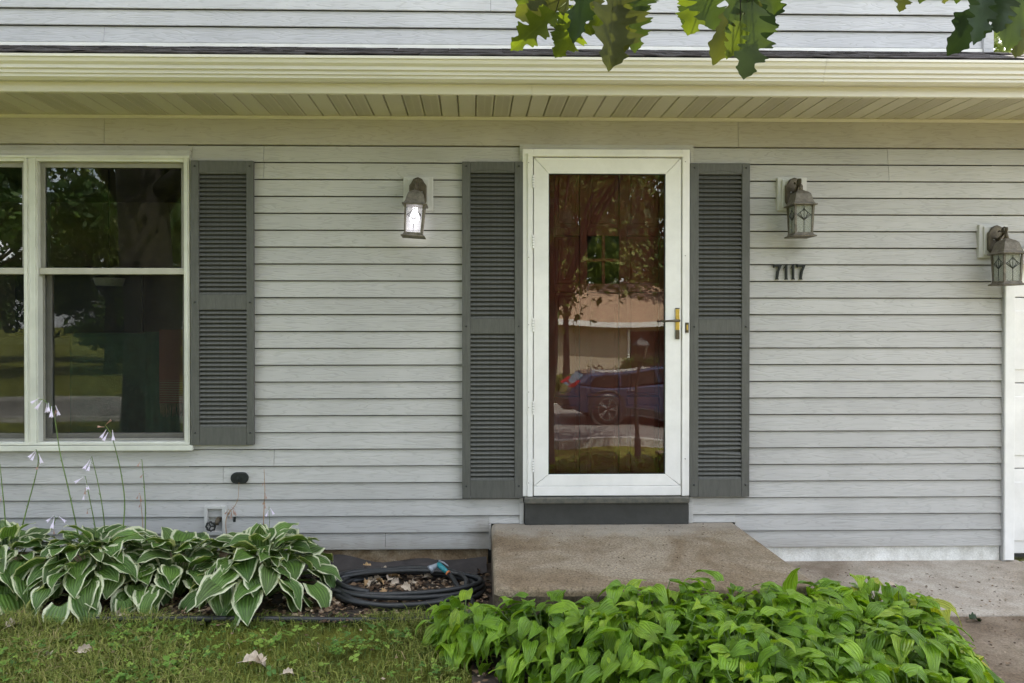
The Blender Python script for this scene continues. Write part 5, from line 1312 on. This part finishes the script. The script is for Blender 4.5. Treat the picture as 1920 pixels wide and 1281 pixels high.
for g_, pl in twig_pts.items():
    c = sum(pl, Vector()) / len(pl); hub = Vector((c.x, c.y - .05, max(p.z for p in pl) + .14))
    tgt = Vector((c.x * 1.0, -3.0, 3.7)); mb = MB(); mb.tube([hub - OL, (hub.lerp(tgt, .5) + Vector((0, .1, 0))) - OL, tgt - OL], [.004, .007, .012], 6)
    for p_ in pl: mb.tube([hub - OL, p_.lerp(hub, .4) + Vector((0, 0, .02)) - OL, p_ - OL], [.003, .002, .0014], 5)
    part('twig', mb, M['bark'], oak, smooth=True)
cl2 = clumps(30, tuple(loc((.6, -3.0, 3.95))), (3.0, .9, .45), 41, .1)
o = link('crown', crown(cl2, 2600, .075, M['tree1'], 42, spread=.22), oak); o['kind'] = 'stuff'

# ================================================================== ACROSS THE STREET (seen in the panes)
def tree(x, y, h, rt, cr, cz, nl, size, mat, label, seed, bare=0.35):
    z0 = gz(y); t_ = tag(empty('broadleaf_tree', (x, y, z0)), label, 'tree', 'trees around the street')
    rr = random.Random(seed); pts = [(0, 0, -.2), (0, 0, .3)] + [(rr.uniform(-.15, .15), rr.uniform(-.15, .15), h * q) for q in (.3, .5, .75)]
    part('trunk', MB().tube(pts, [rt * 1.4, rt, rt * .85, rt * .6, rt * .3], 10), M['bark'], t_, smooth=True)
    cs = clumps(46, (0, 0, cz), cr, seed, .35)
    lm = MB()
    for c in cs[::3]: lm.tube([(0, 0, h * .35), (c[0] * .5, c[1] * .5, (h * .35 + c[2]) / 2), tuple(c)], [rt * .35, rt * .2, .02], 5)
    part('limb', lm, M['bark'], t_, smooth=True)
    o = link('crown', crown(cs, nl, size, mat, seed + 1, spread=.5), t_)
    return t_
tree(-11, -31, 9, .28, (4.2, 3.2, 3.6), 6.6, 9000, .16, M['tree1'], 'dense green tree across the street seen in the window panes', 201)
tree(-17.5, -33, 10, .3, (4.6, 3.4, 4.0), 6.8, 9000, .17, M['tree2'], 'yellowish tree across the street, far left in the panes', 202)
tree(-4.5, -32, 11, .3, (4.5, 3.4, 4.4), 7.2, 9000, .17, M['tree1'], 'tall tree between the street trees and the neighbour house', 203)
tree(3.0, -19.5, 8, .14, (2.3, 2.0, 2.9), 5.3, 5200, .13, M['tree2'], 'light tree in front of the tan neighbour house', 204)
tree(1.34, -8.4, 7, .11, (3.4, 2.2, 2.2), 6.2, 9000, .10, M['tree2'], 'slender lawn tree whose trunk shows at the left of the door pane', 205)
tree(12, -33, 12, .35, (6, 4, 5), 8.5, 9000, .22, M['tree1'], 'big tree behind the tan neighbour house', 206)
tree(4, -38, 13, .35, (6.5, 4, 5.5), 9.0, 9000, .24, M['tree1'], 'broad tree far behind the neighbour house roof', 207)
tree(21, -26, 11, .3, (5, 4, 4.5), 7.5, 8000, .2, M['tree1'], 'tree right of the neighbour house', 208)
tree(-22, -30, 12, .3, (6, 4, 5), 8.2, 8000, .22, M['tree1'], 'far tree at the left end of the street', 209)
tree(15, 17, 12, .25, (3.6, 3.0, 3.2), 9.4, 16000, .12, M['tree2'], 'tree behind the house showing past the upper corner board', 210)
tree(-22, -44, 11, .35, (6, 4, 4.6), 5.6, 9000, .24, M['tree1'], 'dark tree beyond the street, right behind the dense green one', 211)
tree(-31, -44, 13, .35, (7, 4, 5.6), 6.4, 9000, .26, M['tree1'], 'dark tree beyond the street at the left of the far row', 212)
tree(-13, -44, 12, .35, (6, 4, 5.2), 5.9, 9000, .25, M['tree1'], 'dark tree of the far row, nearest the neighbour house', 213)
tree(16, -44, 12, .35, (8, 4, 5.6), 6.2, 9000, .26, M['tree1'], 'wide dark tree of the far row at the right', 214)
tree(8.2, -43, 11, .35, (6, 3, 5.0), 5.4, 9000, .26, M['tree1'], 'dark tree filling the gap right behind the neighbour house', 215)
def shrub(x, y, r_, h, n, size, mat, label, seed):
    z0 = gz(y); s_ = tag(empty('shrub', (x, y, z0)), label, 'shrub', 'shrubs across the street')
    cs = clumps(16, (0, 0, h * .5), (r_, r_ * .7, h * .45), seed, .2)
    link('foliage', crown(cs, n, size, mat, seed, 'foliage', .16), s_)
    lm = MB()
    for c in cs[::2]: lm.tube([(0, 0, 0), tuple(c)], [.02, .006], 4)
    part('stems', lm, M['bark'], s_)['kind'] = 'stuff'
for i, (x, y, r_, h, m_, lb) in enumerate([(3.0, -17.2, .9, 1.1, 'tree2', 'low shrub behind the rear of the blue car'), (5.2, -20.5, 1.2, 1.7, 'tree1', 'loose shrub before the tan wall'), (7.8, -17.6, 1.3, 1.4, 'tree2', 'light green shrub right of the lamp post'), (10.4, -18.2, 1.4, 1.3, 'tree1', 'dark shrub at the right end of the hedge'), (-8, -28, 1.2, 1.0, 'tree2', 'shrub under the left street trees'), (-13.6, -29, 1.5, 1.3, 'tree1', 'wide shrub under the dense street tree')]):
    shrub(x, y, r_, h, 3000, .06, M[m_], lb, 300 + i)
# neighbour house
nb = tag(empty('neighbour_house', (9.5, -31, -.95)), 'low tan bungalow with a brown shingled roof reflected in the door pane', 'house')
tan = simple('tan stucco', (.42, .36, .27), .8); brn = simple('light brown shingles', (.36, .25, .16), .9, var=.55, scale=7, bump=1, bscale=20, stretch=(1, 4, 4))
bx('wall', tan, nb, -6.5, 6.5, -3.8, 0, 0, 2.45)
part('roof', MB().prism([(.6, 2.40), (.6, 2.52), (-3.8, 4.35), (-8.2, 2.52), (-8.2, 2.40), (-3.8, 4.2)], -7.2, 7.2, 'x'), brn, nb)
bx('fascia', M['white'], nb, -7.2, 7.2, .601, .63, 2.36, 2.54)
for a in (1.2, 4.2):
    fr_ = bx('window', M['white'], nb, a, a + 1.5, .001, .05, 1.0, 2.1); bx('pane', M['black_slot'], fr_, a + .08, a + 1.42, .051, .056, 1.08, 2.02)
bx('carport_shade', M['bark'], nb, -2.4, .4, .001, .05, .05, 2.2); bx('trim', M['white'], nb, -2.52, -2.41, .001, .07, .05, 2.3)  # dark panel on the wall stands in for the shade of a recess
bx('chimney', tan, nb, 4.2, 4.9, -4.6, -3.9, 3.8, 5.0)
# lamp post
lpz = gz(-8.6); lp_ = tag(empty('lamp_post', (2.86, -8.6, lpz)), 'dark lamp post on the lawn reflected in the door pane', 'lamp post')
part('post', MB().tube([(0, 0, -.1), (0, 0, .35), (0, 0, .36), (0, 0, 1.72), (0, 0, 1.78)], [.06, .055, .04, .036, .05], 12), M['dark'], lp_, smooth=False)
def sq(h, z): return [(-h, -h, z), (h, -h, z), (h, h, z), (-h, h, z)]
part('lantern_base', MB().loft([sq(.05, 1.781), sq(.075, 1.80)]), M['dark'], lp_)
part('pane', MB().loft([sq(.068, 1.802), sq(.115, 2.08)]), M['glass_lamp'], lp_)
mb = MB()
for a in (-1, 1):
    for c in (-1, 1): mb.tube([(a * .073, c * .073, 1.80), (a * .122, c * .122, 2.085)], .009, 5)
part('lantern_frame', mb, M['dark'], lp_)
part('lantern_roof', MB().loft([sq(.145, 2.085), sq(.14, 2.10), sq(.07, 2.18), sq(.02, 2.21), sq(.012, 2.26)]), M['dark'], lp_)
# parked SUV: x forward (to +X), side towards the house
car = tag(empty('parked_car', (2.15, -13.6, -.944)), 'dark blue sport utility vehicle parked on the street, mirrored in the door pane', 'car')
blue = simple('blue car paint', (.045, .065, .13), .25, metal=.5, var=.05); blue.node_tree.nodes['Principled BSDF'].inputs['Coat Weight'].default_value = .8
tint = simple('tinted car glass', (.012, .014, .016), .05); redl = simple('red tail light', (.55, .02, .03), .15)
body = [(.05, .42), (.02, .62), (.10, .98), (.16, 1.06), (3.35, 1.02), (4.35, .92), (4.58, .72), (4.60, .45), (4.45, .28), (.25, .28)]
def lo(poly, k=.80): return [(x, .28 + (z - .28) * k) for x, z in poly]
def layers(poly, ys_, ins):
    cxp = sum(p[0] for p in poly) / len(poly); cyp = sum(p[1] for p in poly) / len(poly); rings = []
    for y, k in zip(ys_, ins): rings.append([(cxp + (x - cxp) * k, y, cyp + (z - cyp) * k) for x, z in poly])
    return MB().loft(rings)
part('body', layers(lo(body), (-.90, -.86, -.5, .5, .86, .90), (.93, .985, 1, 1, .985, .93)), blue, car, smooth=False, bev=.03)
cab = [(.16, 1.04), (.42, 1.50), (.75, 1.64), (2.0, 1.67), (2.65, 1.60), (3.50, 1.02)]
part('cabin', layers(lo(cab), (-.80, -.68, .68, .80), (.86, .98, .98, .86)), blue, car, bev=.03)
for poly in ([(.50, 1.10), (.62, 1.42), (.85, 1.52), (1.10, 1.53), (1.14, 1.10)], [(1.24, 1.10), (1.20, 1.53), (2.05, 1.56), (2.22, 1.08)], [(2.32, 1.08), (2.18, 1.55), (2.55, 1.50), (3.12, 1.07)]):
    for s_ in (-1, 1): part('window', MB().prism(lo(poly) if s_ < 0 else lo(poly)[::-1], s_ * .775, s_ * .835, 'y'), tint, car)
for s_ in (-1, 1):
    for wx_ in (.86, 3.62):
        w_ = part('wheel', MB().lathe([(.24, s_ * .70), (.355, s_ * .71), (.37, s_ * .76), (.37, s_ * .86), (.35, s_ * .905), (.26, s_ * .91)], 28, 'y', (wx_, 0, .37)), M['hose'], car, smooth=True)
        mb = MB(); mb.lathe([(.25, s_ * .90), (.255, s_ * .915), (.23, s_ * .915)], 24, 'y', (wx_, 0, .37), cap=False)
        for k in range(5):
            a = k * 2 * math.pi / 5
            for da in (-.12, .12): mb.tube([(wx_ + .04 * math.cos(a), s_ * .91, .37 + .04 * math.sin(a)), (wx_ + .245 * math.cos(a + da), s_ * .915, .37 + .245 * math.sin(a + da))], .014, 5)
        part('rim', mb, M['steel'], w_)
        part('wheel_arch', MB().lathe([(.40, s_ * .84), (.46, s_ * .905), (.44, s_ * .915), (.38, s_ * .90)], 28, 'y', (wx_, 0, .38), cap=False), M['dark'], car)
    part('tail_light', MB().prism(lo([(.08, .98), (.16, .98), (.32, 1.24), (.27, 1.26), (.12, 1.09), (.06, 1.03)])[::s_], s_ * .80, s_ * .872, 'y'), redl, car)
    part('headlight', MB().box(4.20, 4.50, s_ * .62 - .12, s_ * .62 + .14, .62, .74), M['glass_lamp'], car)
    part('sill_cladding', MB().box(1.3, 3.2, s_ * .90 - .03, s_ * .90 + .03, .26, .40), M['dark'], car, bev=.01)
    part('door_handle', MB().box(1.35, 1.55, s_ * .90 - .02, s_ * .90 + .025, .79, .81), M['steel'], car, bev=.005)
    part('mirror', MB().box(2.95, 3.1, s_ * .95 - .09, s_ * .95 + .09, 0.90, 1.0), blue, car, bev=.02)
bx('bumper', M['dark'], car, -.04, .16, -.8, .8, .34, .58, .03)
